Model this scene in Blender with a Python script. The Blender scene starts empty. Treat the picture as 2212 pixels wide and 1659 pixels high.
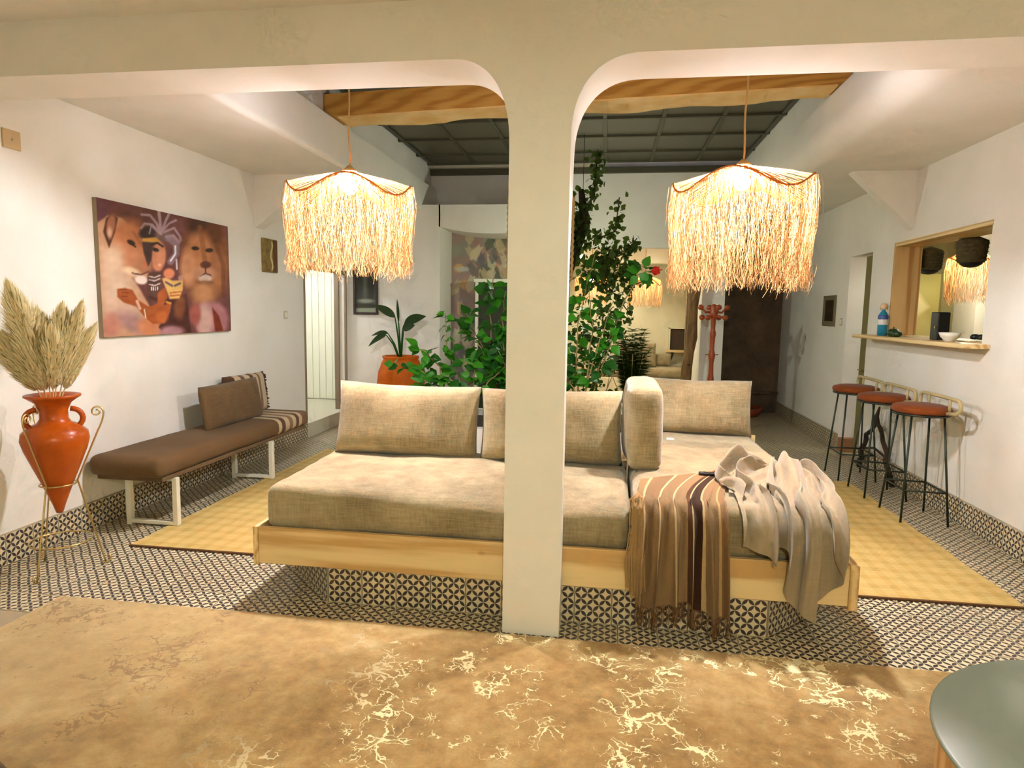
import bpy, bmesh, math, random
import numpy as np
from mathutils import Vector, Matrix
random.seed(7); rng = np.random.default_rng(7)
PI = math.pi
S = bpy.context.scene
COL = S.collection

# ------------------------------------------------------------------ camera
F_PX = 1420.6
PITCH, YAW, ROLL = 0.11182, -0.142584, -0.015613
EYE = Vector((0, 0, 1.64))
def camera():
    cp, sp, cy, sy = math.cos(PITCH), math.sin(PITCH), math.cos(YAW), math.sin(YAW)
    fwd = Vector((sy*cp, cy*cp, -sp)); right = Vector((cy, -sy, 0)); down = fwd.cross(right)
    c, s = math.cos(ROLL), math.sin(ROLL)
    r2 = c*right + s*down; d2 = -s*right + c*down
    cam = bpy.data.cameras.new('camera'); cam.sensor_width = 36; cam.lens = 36*F_PX/2212
    cam.clip_start = 0.05; cam.clip_end = 100
    o = bpy.data.objects.new('camera', cam); COL.objects.link(o)
    m = Matrix((r2, -d2, -fwd)).transposed().to_4x4(); m.translation = EYE
    o.matrix_world = m; S.camera = o
camera()

# ------------------------------------------------------------------ world, exposure, light levels
W = bpy.data.worlds.new('night_sky'); S.world = W; W.use_nodes = True
bg = W.node_tree.nodes['Background']; bg.inputs[0].default_value = (0.02, 0.03, 0.28, 1); bg.inputs[1].default_value = 0.12
S.view_settings.view_transform = 'Standard'; S.view_settings.look = 'None'
S.view_settings.gamma = 1; S.view_settings.use_curve_mapping = False
S.view_settings.exposure = 0.76
S.cycles.use_denoising = True
S.cycles.max_bounces = 6; S.cycles.diffuse_bounces = 4; S.cycles.transmission_bounces = 4; S.cycles.glossy_bounces = 3; S.cycles.transparent_max_bounces = 4
S.cycles.sample_clamp_indirect = 8; S.cycles.use_adaptive_sampling = True; S.cycles.adaptive_threshold = 0.10; S.cycles.adaptive_min_samples = 14; S.cycles.caustics_reflective = False; S.cycles.caustics_refractive = False
BULB = 1500.0          # emission strength of the main bulbs
BULB_NEAR = 1500.0
BULB_FAR = 300.0
BULB_KITCHEN = 340.0
BULB_COL = (0.92, 1.01, 1.10, 1)      # white-balanced as the photograph
NEAR_COL = (0.95, 1.05, 0.84, 1)

# ------------------------------------------------------------------ helpers
class MB:
    def __init__(s): s.v = []; s.f = []; s.uv = {}; s.fm = []
    def add(s, vs, fs, uvs=None):
        b = len(s.v); s.v += [tuple(p) for p in vs]
        for i, f in enumerate(fs):
            s.f.append([b+k for k in f])
            if uvs is not None: s.uv[len(s.f)-1] = uvs[i]
        return s
    def box(s, x0, x1, y0, y1, z0, z1):
        vs = [(x, y, z) for z in (z0, z1) for y in (y0, y1) for x in (x0, x1)]
        return s.add(vs, [(0,2,3,1),(4,5,7,6),(0,1,5,4),(1,3,7,5),(3,2,6,7),(2,0,4,6)])
    def rbox(s, x0, x1, y0, y1, z0, z1, r=0.005, seg=2):
        bm = bmesh.new(); bmesh.ops.create_cube(bm, size=1)
        for v in bm.verts: v.co = ((x0+x1)/2+v.co.x*(x1-x0), (y0+y1)/2+v.co.y*(y1-y0), (z0+z1)/2+v.co.z*(z1-z0))
        bmesh.ops.bevel(bm, geom=bm.edges[:], offset=r, segments=seg, profile=0.5, affect='EDGES')
        bm.verts.index_update(); s.add([v.co[:] for v in bm.verts], [[v.index for v in f.verts] for f in bm.faces]); bm.free(); return s
    def tube(s, pts, r, n=8, closed=False, cap=True):
        P = [Vector(p) for p in pts]; N = len(P); R = r if isinstance(r, (list, tuple)) else [r]*N
        vs = []; up = Vector((0.13, 0.21, 0.97)); prev = None
        for i, p in enumerate(P):
            if closed: t = P[(i+1) % N]-P[i-1]
            else: t = P[min(i+1, N-1)]-P[max(i-1, 0)]
            t.normalize() if t.length > 1e-9 else None
            if prev is None:
                a = t.cross(up)
                if a.length < 1e-3: a = t.cross(Vector((1, 0, 0)))
            else: a = prev - t*prev.dot(t)
            a.normalize(); prev = a; b = t.cross(a)
            for k in range(n):
                q = 2*PI*k/n; vs.append(p+(a*math.cos(q)+b*math.sin(q))*R[i])
        fs = []
        for i in range(N if closed else N-1):
            for k in range(n):
                j = (i+1) % N; fs.append((i*n+k, i*n+(k+1) % n, j*n+(k+1) % n, j*n+k))
        if cap and not closed: fs += [tuple(range(n-1, -1, -1)), tuple((N-1)*n+k for k in range(n))]
        return s.add(vs, fs)
    def lathe(s, prof, c=(0, 0, 0), n=32, a0=0):
        vs = []; fs = []
        for r, z in prof:
            for k in range(n): q = a0+2*PI*k/n; vs.append((c[0]+r*math.cos(q), c[1]+r*math.sin(q), c[2]+z))
        for i in range(len(prof)-1):
            for k in range(n): fs.append((i*n+k, i*n+(k+1) % n, (i+1)*n+(k+1) % n, (i+1)*n+k))
        if prof[0][0] > 1e-4: fs.append(tuple(range(n-1, -1, -1)))
        if prof[-1][0] > 1e-4: fs.append(tuple((len(prof)-1)*n+k for k in range(n)))
        return s.add(vs, fs)
    def prism(s, poly, axis, a0, a1):
        n = len(poly); vs = []
        for a in (a0, a1):
            for p, q in poly: vs.append({'x': (a, p, q), 'y': (p, a, q), 'z': (p, q, a)}[axis])
        fs = [tuple(range(n-1, -1, -1)), tuple(range(n, 2*n))]+[(i, (i+1) % n, n+(i+1) % n, n+i) for i in range(n)]
        return s.add(vs, fs)
    def grid(s, G, uv=True):            # G: (n,m,3) array
        n, m = G.shape[:2]; fs = []; uvs = []
        for i in range(n-1):
            for j in range(m-1):
                fs.append((i*m+j, (i+1)*m+j, (i+1)*m+j+1, i*m+j+1))
                uvs.append([(a/(n-1), b/(m-1)) for a, b in ((i, j), (i+1, j), (i+1, j+1), (i, j+1))])
        return s.add(G.reshape(-1, 3).tolist(), fs, uvs if uv else None)

def mesh_of(mb, name, off=(0, 0, 0), smooth=False):
    me = bpy.data.meshes.new(name)
    V = np.array(mb.v, dtype=float)-np.array(off)
    me.from_pydata(V.tolist(), [], mb.f); 
    if mb.uv:
        ul = me.uv_layers.new(name='UVMap'); 
        for p in me.polygons:
            u = mb.uv.get(p.index)
            if u is not None:
                for k, li in enumerate(p.loop_indices): ul.data[li].uv = u[k]
    bm = bmesh.new(); bm.from_mesh(me); bmesh.ops.recalc_face_normals(bm, faces=bm.faces[:]); bm.to_mesh(me); bm.free()
    if smooth:
        me.polygons.foreach_set('use_smooth', [True]*len(me.polygons))
        if smooth is not True:
            me.set_sharp_from_angle(angle=math.radians(smooth))
    return me
def root_loc(p):
    l = Vector((0, 0, 0))
    while p is not None: l += p.location; p = p.parent
    return l
def tag(o, label=None, cat=None, group=None, kind=None):
    if label: o['label'] = label
    if cat: o['category'] = cat
    if group: o['group'] = group
    if kind: o['kind'] = kind
    return o
def obj(name, mb, m, parent=None, smooth=False, origin=None, kind=None):
    """links mb as ONE mesh object; mb holds world coordinates"""
    if parent is not None: off = root_loc(parent)+Vector(origin or (0, 0, 0)); loc = Vector(origin or (0, 0, 0))
    else:
        V = np.array(mb.v); lo, hi = V.min(0), V.max(0)
        off = Vector(origin) if origin else Vector(((lo[0]+hi[0])/2, (lo[1]+hi[1])/2, lo[2])); loc = off
    me = mesh_of(mb, name, off, smooth); me.materials.append(m)
    o = bpy.data.objects.new(name, me); COL.objects.link(o); o.location = loc; o.parent = parent
    if kind: o['kind'] = kind
    return o
def struct(name, mb, m, parent=None, smooth=False):
    o = obj(name, mb, m, parent, smooth)
    if parent is None: o['kind'] = 'structure'
    return o
def thing(name, label, cat, loc=(0, 0, 0), group=None):
    o = bpy.data.objects.new(name, None); COL.objects.link(o); o.location = loc; o.empty_display_size = 0.1
    return tag(o, label, cat, group)
def dup(root, loc, rz=0, label=None):
    def cp(o, par):
        c = o.copy(); COL.objects.link(c); c.parent = par
        for ch in o.children: cp(ch, c)
        return c
    r = cp(root, None); r.location = loc; r.rotation_euler = (0, 0, rz)
    if label: r['label'] = label
    return r

def bulb_light(parent, loc, r, m):
    """the light a bulb gives off: a spherical lamp wrapped just around its glass"""
    s, c = BULB_SPEC[m.name]; l = bpy.data.lights.new('bulb_light', 'POINT'); l.shadow_soft_size = r*1.06; l.use_soft_falloff = False; l.color = c[:3]; l.energy = s*PI*4*PI*r*r
    o = bpy.data.objects.new('bulb_light', l); COL.objects.link(o); o.parent = parent; o.location = Vector(loc)-root_loc(parent); return o

# ------------------------------------------------------------------ materials
def lin(c):
    return tuple((x/255/12.92 if x/255 <= 0.04045 else ((x/255+0.055)/1.055)**2.4) for x in c)+(1,)
class NT:
    def __init__(s, m): s.t = m.node_tree; s.n = s.t.nodes; s.l = s.t.links
    def new(s, k, **kw):
        n = s.n.new(k)
        for a, b in kw.items(): setattr(n, a, b)
        return n
    def math(s, op, a, b=None, c=None, clamp=False):
        n = s.new('ShaderNodeMath', operation=op); n.use_clamp = clamp
        for i, x in enumerate((a, b, c)):
            if x is None: continue
            if isinstance(x, (int, float)): n.inputs[i].default_value = x
            else: s.l.new(x, n.inputs[i])
        return n.outputs[0]
    def mix(s, fac, a, b, mode='MIX'):
        n = s.new('ShaderNodeMix', data_type='RGBA', blend_type=mode)
        for i, x in ((0, fac), (6, a), (7, b)):
            if isinstance(x, (int, float)): n.inputs[i].default_value = x
            elif isinstance(x, tuple): n.inputs[i].default_value = x
            else: s.l.new(x, n.inputs[i])
        return n.outputs[2]
    def coord(s, kind='Object', scale=(1, 1, 1), rot=(0, 0, 0), loc=(0, 0, 0)):
        t = s.new('ShaderNodeTexCoord'); mp = s.new('ShaderNodeMapping')
        mp.inputs['Scale'].default_value = scale; mp.inputs['Rotation'].default_value = rot; mp.inputs['Location'].default_value = loc
        s.l.new(t.outputs[kind], mp.inputs[0]); return mp.outputs[0]
    def noise(s, vec, scale, detail=3, rough=0.5, dist=0):
        n = s.new('ShaderNodeTexNoise'); n.inputs['Scale'].default_value = scale; n.inputs['Detail'].default_value = detail
        n.inputs['Roughness'].default_value = rough; n.inputs['Distortion'].default_value = dist
        if vec is not None: s.l.new(vec, n.inputs['Vector'])
        return n
    def ramp(s, fac, stops, interp='LINEAR'):
        n = s.new('ShaderNodeValToRGB'); n.color_ramp.interpolation = interp
        e = n.color_ramp.elements
        while len(e) < len(stops): e.new(0.5)
        for x, (p, c) in zip(e, stops): x.position = p; x.color = c if isinstance(c, tuple) else (c, c, c, 1)
        s.l.new(fac, n.inputs[0]); return n.outputs[0]
    def bump(s, h, strength=0.2, dist=0.01):
        n = s.new('ShaderNodeBump'); n.inputs['Strength'].default_value = strength; n.inputs['Distance'].default_value = dist
        s.l.new(h, n.inputs['Height']); return n.outputs[0]
def base(name):
    m = bpy.data.materials.new(name); m.use_nodes = True; t = NT(m); b = t.n['Principled BSDF']
    return m, t, b
def mat(name, c, rough=0.6, metal=0, c2=None, ns=8, bump=0, bs=40, bd=0.004, stretch=(1, 1, 1), emit=0, spec=0.5, sheen=0, coat=0):
    m, t, b = base(name)
    c = lin(c); b.inputs['Base Color'].default_value = c; b.inputs['Roughness'].default_value = rough; b.inputs['Metallic'].default_value = metal
    b.inputs['Specular IOR Level'].default_value = spec; b.inputs['Sheen Weight'].default_value = sheen; b.inputs['Coat Weight'].default_value = coat
    v = t.coord('Object', stretch)
    if c2 is not None:
        n = t.noise(v, ns, 5, 0.6)
        f = t.ramp(n.outputs[0], [(0.35, 0.0), (0.65, 1.0)])
        t.l.new(t.mix(f, c, lin(c2)), b.inputs['Base Color'])
    if bump:
        t.l.new(t.bump(t.noise(v, bs, 4).outputs[0], bump, bd), b.inputs['Normal'])
    if emit:
        b.inputs['Emission Color'].default_value = c; b.inputs['Emission Strength'].default_value = emit
    return m
M = {}
M['plaster'] = mat('white_plaster', (238, 232, 222), 0.75, c2=(232, 225, 213), ns=1.6, bump=0.12, bs=26, bd=0.01)
M['plaster_cream'] = mat('cream_plaster', (226, 214, 184), 0.8, c2=(218, 204, 172), ns=2, bump=0.12, bs=26, bd=0.01)
M['plaster_well'] = mat('grey_plaster', (200, 188, 168), 0.8, c2=(180, 168, 148), ns=2, bump=0.2, bs=20, bd=0.01)
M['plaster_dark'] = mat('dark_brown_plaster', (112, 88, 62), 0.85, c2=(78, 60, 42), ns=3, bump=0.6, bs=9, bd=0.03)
M['olive'] = mat('olive_plaster', (142, 128, 84), 0.8, c2=(126, 112, 70), ns=3)
M['white_paint'] = mat('white_painted_wood', (238, 236, 214), 0.45)
M['frame_grey'] = mat('taupe_frame', (142, 122, 98), 0.6)
M['grout'] = mat('grout', (176, 160, 132), 0.9)
def wood(name, c1, c2, knots=True, sx=1.0, axis=0):
    m, t, b = base(name)
    st = [9.0, 9.0, 9.0]; st[axis] = 0.55
    v = t.coord('Object', tuple(st))
    n = t.noise(v, 2.2*sx, 5, 0.62, 0.6)
    w = t.new('ShaderNodeTexWave', wave_type='RINGS', rings_direction='XYZ'[axis])
    st2 = [5.0, 5.0, 5.0]; st2[axis] = 0.35
    t.l.new(t.coord('Object', tuple(st2), loc=(0.3, 0.8, 0.2)), w.inputs[0])
    w.inputs['Scale'].default_value = 1.6; w.inputs['Distortion'].default_value = 5; w.inputs['Detail'].default_value = 2; w.inputs['Detail Scale'].default_value = 1.2
    f = t.math('ADD', t.math('MULTIPLY', n.outputs[0], 0.65), t.math('MULTIPLY', w.outputs['Fac'], 0.4))
    col = t.ramp(f, [(0.32, lin(c1)), (0.54, lin(tuple((a+2*d)/3 for a, d in zip(c2, c1)))), (0.70, lin(c2))])
    if knots:
        vo = t.new('ShaderNodeTexVoronoi'); sk = [3.4, 3.4, 3.4]; sk[axis] = 2.0
        t.l.new(t.coord('Object', tuple(sk)), vo.inputs['Vector']); vo.inputs['Scale'].default_value = 1.0
        kf = t.ramp(vo.outputs['Distance'], [(0.035, 1.0), (0.085, 0.0)])
        col = t.mix(t.math('MULTIPLY', kf, 0.75), col, lin((112, 66, 28)))
    t.l.new(col, b.inputs['Base Color']); b.inputs['Roughness'].default_value = 0.5
    t.l.new(t.bump(f, 0.08, 0.003), b.inputs['Normal'])
    return m
M['pine'] = wood('pine_wood_x', (236, 208, 152), (204, 162, 100), axis=0)
M['pine_y'] = wood('pine_wood_y', (236, 208, 152), (204, 162, 100), axis=1)
M['pine_z'] = wood('pine_wood_z', (228, 186, 122), (192, 138, 76), axis=2)
M['beam_wood'] = wood('amber_beam_wood', (206, 154, 72), (180, 122, 48), axis=0)
M['rafter'] = wood('dark_rafter_wood', (120, 76, 30), (80, 48, 18), knots=False, axis=1)
M['trunk'] = mat('weathered_trunk_wood', (150, 112, 66), 0.8, c2=(92, 64, 36), ns=3, bump=0.8, bs=6, bd=0.02, stretch=(6, 6, 0.8))
def tile_mat():
    m, t, b = base('patterned_cement_tile')
    uv = t.new('ShaderNodeTexCoord'); sp = t.new('ShaderNodeSeparateXYZ'); t.l.new(uv.outputs['UV'], sp.inputs[0])
    u = t.math('MULTIPLY', sp.outputs[0], 3); v = t.math('MULTIPLY', sp.outputs[1], 3)
    a = t.math('ADD', t.math('ADD', u, v), 0.5); c = t.math('ADD', t.math('SUBTRACT', u, v), 10.5)
    def lens(p, q):
        sn = t.math('ABSOLUTE', t.math('SINE', t.math('MULTIPLY', q, PI)))
        return t.math('SUBTRACT', t.math('MULTIPLY', sn, 0.20), t.math('PINGPONG', p, 0.5))
    d = t.math('MAXIMUM', lens(a, c), lens(c, a))
    f = t.math('MULTIPLY_ADD', d, 16, 0.5, clamp=True)
    oi = t.new('ShaderNodeObjectInfo')
    vary = t.math('MULTIPLY_ADD', oi.outputs['Random'], 0.2, 0.88)
    n = t.noise(t.coord('Object'), 14, 4)
    dk = t.mix(n.outputs[0], lin((40, 31, 33)), lin((82, 70, 66)))
    lt = t.mix(n.outputs[0], lin((232, 216, 178)), lin((214, 194, 154)))
    hs = t.new('ShaderNodeHueSaturation'); t.l.new(vary, hs.inputs['Value']); t.l.new(lt, hs.inputs['Color'])
    t.l.new(t.mix(f, hs.outputs[0], dk), b.inputs['Base Color'])
    b.inputs['Roughness'].default_value = 0.34; b.inputs['Specular IOR Level'].default_value = 0.45
    return m
M['tile'] = tile_mat()
def fabric(name, c1, c2, scale=1.0, rough=0.85, sheen=0.3, blot=0.6):
    m, t, b = base(name)
    v = t.coord('Object')
    n1 = t.noise(v, 3.2*scale, 4, 0.6); n2 = t.noise(t.coord('Object', (7, 7, 90)), 1.4*scale, 3, 0.7); n3 = t.noise(t.coord('Object', (90, 70, 7)), 1.4*scale, 3, 0.7)
    wv = t.math('MULTIPLY', t.math('ADD', n2.outputs[0], n3.outputs[0]), 0.5)
    f = t.math('ADD', t.math('MULTIPLY', t.ramp(n1.outputs[0], [(0.38, 0.0), (0.62, 1.0)]), blot*0.7), t.math('MULTIPLY', t.ramp(wv, [(0.36, 0.0), (0.64, 1.0)]), 0.5))
    t.l.new(t.mix(t.math('MULTIPLY', f, 1.0, clamp=True), lin(c1), lin(c2)), b.inputs['Base Color'])
    b.inputs['Roughness'].default_value = rough; b.inputs['Sheen Weight'].default_value = sheen; b.inputs['Specular IOR Level'].default_value = 0.2
    t.l.new(t.bump(t.math('ADD', wv, n1.outputs[0]), 0.35, 0.004), b.inputs['Normal'])
    return m
M['linen'] = fabric('beige_linen', (182, 164, 126), (116, 98, 66))
M['brown_fabric'] = fabric('brown_wool', (116, 90, 58), (84, 62, 38), blot=0.5, sheen=0.1)
M['beige_cloth'] = fabric('beige_cotton', (168, 150, 120), (148, 128, 100), scale=0.6, blot=0.3)
def stripes(name, axis, stops, kind='Object', lo=0.0, hi=1.0, rough=0.9):
    """bands of colour across a woven textile; stops are positions along axis in [lo,hi]"""
    m, t, b = base(name)
    sp = t.new('ShaderNodeSeparateXYZ'); t.l.new(t.coord(kind), sp.inputs[0])
    f = t.math('MULTIPLY', t.math('SUBTRACT', sp.outputs[axis], lo), 1/(hi-lo))
    n = t.noise(t.coord('Object'), 6, 3)
    f = t.math('ADD', f, t.math('MULTIPLY_ADD', n.outputs[0], 0.016, -0.008))
    col = t.ramp(f, [(p, lin(c)) for p, c in stops], 'CONSTANT')
    n2 = t.noise(t.coord('Object', (30, 30, 30)), 6, 2)
    col = t.mix(t.math('MULTIPLY', n2.outputs[0], 0.35), col, lin((90, 66, 40)), 'MULTIPLY')
    t.l.new(col, b.inputs['Base Color']); b.inputs['Roughness'].default_value = rough; b.inputs['Sheen Weight'].default_value = 0.05
    b.inputs['Specular IOR Level'].default_value = 0.15
    t.l.new(t.bump(n2.outputs[0], 0.4, 0.004), b.inputs['Normal'])
    return m
M['terracotta'] = mat('glazed_terracotta', (188, 86, 12), 0.32, c2=(170, 72, 8), ns=4, coat=0.1, spec=0.3)
M['terracotta_pot'] = mat('orange_clay', (206, 100, 4), 0.6, c2=(188, 84, 3), ns=5, bump=0.1, spec=0.2)
M['brass'] = mat('brass', (205, 178, 120), 0.3, 1.0)
M['dark_metal'] = mat('dark_metal', (58, 62, 52), 0.45, 0.7)
M['roof_metal'] = mat('roof_steel', (92, 88, 70), 0.5, 0.5)
M['white_metal'] = mat('white_metal', (232, 226, 206), 0.4)
M['raffia_top'] = None
def translucent(name, c, c_t, fac=0.5, rough=0.8):
    m, t, b = base(name); b.inputs['Base Color'].default_value = lin(c); b.inputs['Roughness'].default_value = rough
    b.inputs['Specular IOR Level'].default_value = 0.2
    tr = t.new('ShaderNodeBsdfTranslucent'); tr.inputs[0].default_value = lin(c_t); mx = t.new('ShaderNodeMixShader'); mx.inputs[0].default_value = fac
    t.l.new(b.outputs[0], mx.inputs[1]); t.l.new(tr.outputs[0], mx.inputs[2]); t.l.new(mx.outputs[0], t.n['Material Output'].inputs[0])
    return m
M['raffia'] = translucent('raffia', (166, 124, 78), (240, 186, 116), 0.03)
M['raffia_top'] = translucent('raffia_cap', (206, 116, 50), (230, 120, 46), 0.0035)
M['rope'] = mat('jute_rope', (196, 160, 98), 0.9)
M['leaf'] = translucent('green_leaf', (64, 138, 34), (96, 180, 40), 0.3, 0.35)
M['leaf_dark'] = translucent('dark_green_leaf', (40, 92, 28), (64, 128, 30), 0.25, 0.4)
M['leaf_olive'] = translucent('olive_green_leaf', (66, 84, 30), (92, 112, 36), 0.2, 0.5)
M['stem'] = mat('pale_stem', (150, 132, 80), 0.8)
M['bark'] = mat('dark_bark', (70, 50, 30), 0.9, c2=(44, 32, 20), ns=8, bump=0.8, bs=10, bd=0.01)
M['petal'] = translucent('red_petal', (226, 52, 34), (240, 60, 40), 0.3)
M['pampas'] = translucent('pampas_plume', (240, 224, 180), (240, 224, 176), 0.45)
M['stool_seat'] = fabric('rust_velvet', (142, 70, 22), (112, 50, 14), blot=0.6, sheen=0.08)
M['cane'] = mat('cane_wrap', (190, 168, 120), 0.6)
M['copper_wood'] = mat('varnished_reddish_wood', (176, 74, 22), 0.35, c2=(150, 56, 16), ns=6, coat=0.4)
M['black'] = mat('black_plastic', (20, 18, 18), 0.4)
M['basket'] = mat('dark_woven_basket', (96, 82, 42), 0.8, c2=(66, 54, 26), ns=30, bump=0.6, bs=60)
M['white_china'] = mat('white_glaze', (228, 222, 206), 0.25)
BULB_SPEC = {}
def bulb_mat(name, strength, col=BULB_COL):
    BULB_SPEC[name] = (strength, col); strength = 40.0       # the glowing glass; the light itself comes from a point lamp of the same size
    m, t, b = base(name); e = t.new('ShaderNodeEmission'); e.inputs[0].default_value = col; e.inputs[1].default_value = strength
    t.l.new(e.outputs[0], t.n['Material Output'].inputs[0]); return m
M['bulb'] = bulb_mat('warm_bulb', BULB); M['bulb_near'] = bulb_mat('warm_bulb_near', BULB_NEAR, NEAR_COL)
M['bulb_far'] = bulb_mat('warm_bulb_far', BULB_FAR, NEAR_COL); M['bulb_kitchen'] = bulb_mat('warm_bulb_kitchen', BULB_KITCHEN, NEAR_COL)
def glass_mat(name, c, rough, trans):
    m, t, b = base(name); b.inputs['Base Color'].default_value = lin(c); b.inputs['Roughness'].default_value = rough
    b.inputs['Transmission Weight'].default_value = trans; b.inputs['IOR'].default_value = 1.45; return m
M['table_glass'] = glass_mat('frosted_green_glass', (150, 160, 136), 0.35, 0.35)
M['roof_pane'] = glass_mat('smoky_roof_pane', (96, 90, 72), 0.4, 0.15)
M['picture_glass'] = glass_mat('clear_glass', (240, 240, 235), 0.08, 0.9)
def rug_mat():
    m, t, b = base('marbled_gold_rug')
    v = t.coord('Object')
    n1 = t.noise(v, 1.6, 8, 0.65, 0.4); n2 = t.noise(v, 9, 8, 0.75); big = t.noise(v, 0.55, 3, 0.5)
    f = t.math('ADD', t.math('MULTIPLY', n1.outputs[0], 0.5), t.math('MULTIPLY', n2.outputs[0], 0.5))
    col = t.ramp(f, [(0.37, lin((142, 104, 50))), (0.46, lin((170, 132, 70))), (0.54, lin((190, 154, 92))), (0.66, lin((212, 184, 130)))])
    # branching veins: the edges of a warped cell pattern, broken up by noise
    wv = t.new('ShaderNodeVectorMath', operation='ADD'); nz = t.noise(v, 5, 4, 0.6)
    sc = t.new('ShaderNodeVectorMath', operation='SCALE'); t.l.new(nz.outputs['Color'], sc.inputs[0]); sc.inputs['Scale'].default_value = 0.30
    t.l.new(v, wv.inputs[0]); t.l.new(sc.outputs[0], wv.inputs[1])
    vo = t.new('ShaderNodeTexVoronoi', feature='DISTANCE_TO_EDGE'); t.l.new(wv.outputs[0], vo.inputs['Vector']); vo.inputs['Scale'].default_value = 5.2
    vo2 = t.new('ShaderNodeTexVoronoi', feature='DISTANCE_TO_EDGE'); t.l.new(wv.outputs[0], vo2.inputs['Vector']); vo2.inputs['Scale'].default_value = 11
    br = t.noise(v, 2.6, 4, 0.7)
    thick = t.math('MULTIPLY', t.ramp(br.outputs[0], [(0.49, 0.0), (0.63, 1.0)]), 0.058)
    vein = t.math('MAXIMUM', t.math('MULTIPLY_ADD', t.math('SUBTRACT', thick, vo.outputs['Distance']), 90, 0.0, clamp=True),
                  t.math('MULTIPLY_ADD', t.math('SUBTRACT', t.math('MULTIPLY', thick, 0.9), vo2.outputs['Distance']), 90, 0.0, clamp=True))
    sp = t.new('ShaderNodeSeparateXYZ'); t.l.new(v, sp.inputs[0])
    # gold thread in the middle of the rug, plain brown thread towards its end
    gold = t.math('MULTIPLY_ADD', t.math('ADD', sp.outputs[0], t.math('MULTIPLY', big.outputs[0], 1.6)), 2.2, 0.55, clamp=True)
    vcol = t.mix(gold, lin((140, 104, 62)), lin((255, 240, 184)))
    vm = t.math('MULTIPLY', vein, t.math('MULTIPLY_ADD', gold, 0.4, 0.6))
    pale = t.math('MULTIPLY_ADD', t.math('ADD', sp.outputs[0], t.math('MULTIPLY', big.outputs[0], 1.2)), -0.55, -0.1, clamp=True)
    col = t.mix(t.math('MULTIPLY', pale, 0.55), col, lin((216, 190, 138)))
    t.l.new(t.mix(vm, col, vcol), b.inputs['Base Color'])
    t.l.new(t.math('MULTIPLY', t.math('MULTIPLY', vein, gold), 0.25), b.inputs['Metallic'])
    t.l.new(t.math('MULTIPLY_ADD', t.math('MULTIPLY', vein, gold), -0.35, 0.8), b.inputs['Roughness'])
    b.inputs['Sheen Weight'].default_value = 0.25; b.inputs['Specular IOR Level'].default_value = 0.3
    pile = t.noise(v, 260, 2)
    t.l.new(t.bump(t.math('ADD', pile.outputs[0], t.math('MULTIPLY', n2.outputs[0], 2)), 0.5, 0.006), b.inputs['Normal'])
    return m
M['rug'] = rug_mat()
def mat_mat():
    m, t, b = base('woven_straw')
    sp = t.new('ShaderNodeSeparateXYZ'); t.l.new(t.coord('Object'), sp.inputs[0])
    def sq(o, f, ph=0): return t.math('GREATER_THAN', t.math('SINE', t.math('MULTIPLY_ADD', o, f, ph)), 0.25)
    ck = t.math('ADD', t.math('MULTIPLY', sq(sp.outputs[0], 55), 0.5), t.math('MULTIPLY', sq(sp.outputs[1], 44), 0.5))
    n = t.noise(t.coord('Object', (3, 60, 1)), 2, 3); n2 = t.noise(t.coord('Object', (0.6, 1, 1)), 2.2, 3)
    f = t.math('ADD', t.math('MULTIPLY', ck, 0.28), t.math('MULTIPLY', n.outputs[0], 0.45))
    col = t.ramp(f, [(0.2, lin((224, 196, 126))), (0.5, lin((208, 174, 98))), (0.8, lin((184, 144, 70)))])
    col = t.mix(t.math('MULTIPLY', n2.outputs[0], 0.4), col, lin((220, 190, 120)), 'MULTIPLY')
    t.l.new(col, b.inputs['Base Color']); b.inputs['Roughness'].default_value = 0.6
    w = t.new('ShaderNodeTexWave', bands_direction='Y'); t.l.new(t.coord('Object'), w.inputs[0]); w.inputs['Scale'].default_value = 30
    t.l.new(t.bump(w.outputs['Fac'], 0.5, 0.004), b.inputs['Normal'])
    return m
M['straw'] = mat_mat()
M['straw_edge'] = mat('dark_bound_edge', (96, 62, 30), 0.9)
def vcol_mat(name, rough=0.6):
    m, t, b = base(name); a = t.new('ShaderNodeVertexColor'); a.layer_name = 'paint'
    t.l.new(a.outputs[0], b.inputs['Base Color']); b.inputs['Roughness'].default_value = rough; b.inputs['Specular IOR Level'].default_value = 0.3; return m
M['print'] = vcol_mat('printed_canvas', 0.55); M['paper'] = vcol_mat('printed_wallpaper', 0.85)

# ================================================================== THE SETTING
XL, XR = -3.70, 2.83            # side walls
YP0, YP1 = 3.17, 3.53           # partition with the pillar
ZS, ZC, ZN = 2.81, 3.0, 3.08    # soffit, side ceilings, ceiling of the near room
YB = 9.05                       # cross wall at the back left

# ---- floor slab and its patterned tiles
T = 0.2
slab = struct('floor', MB().box(XL-0.2, XR+0.2, -3.2, 13.6, -0.12, -0.004), M['grout'])
def tile_mesh():
    h = T/2-0.0012; c = 0.0022; z0, z1 = -0.012, 0.0
    vs = [(-h,-h,z0),(h,-h,z0),(h,h,z0),(-h,h,z0),(-h,-h,z1-c/2),(h,-h,z1-c/2),(h,h,z1-c/2),(-h,h,z1-c/2),(-h+c,-h+c,z1),(h-c,-h+c,z1),(h-c,h-c,z1),(-h+c,h-c,z1)]
    fs = [(8,9,10,11)]+[(i, (i+1) % 4, 4+(i+1) % 4, 4+i) for i in range(4)]+[(4+i, 4+(i+1) % 4, 8+(i+1) % 4, 8+i) for i in range(4)]
    uvs = [[(0,0),(1,0),(1,1),(0,1)]]+[[(0.5/3+0.0, 0.0)]*4 for _ in range(8)]
    return vs, fs, uvs
TV, TF, TU = tile_mesh()
tmb = MB().add(TV, TF, TU); TILE = mesh_of(tmb, 'tile'); TILE.materials.append(M['tile'])
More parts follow.
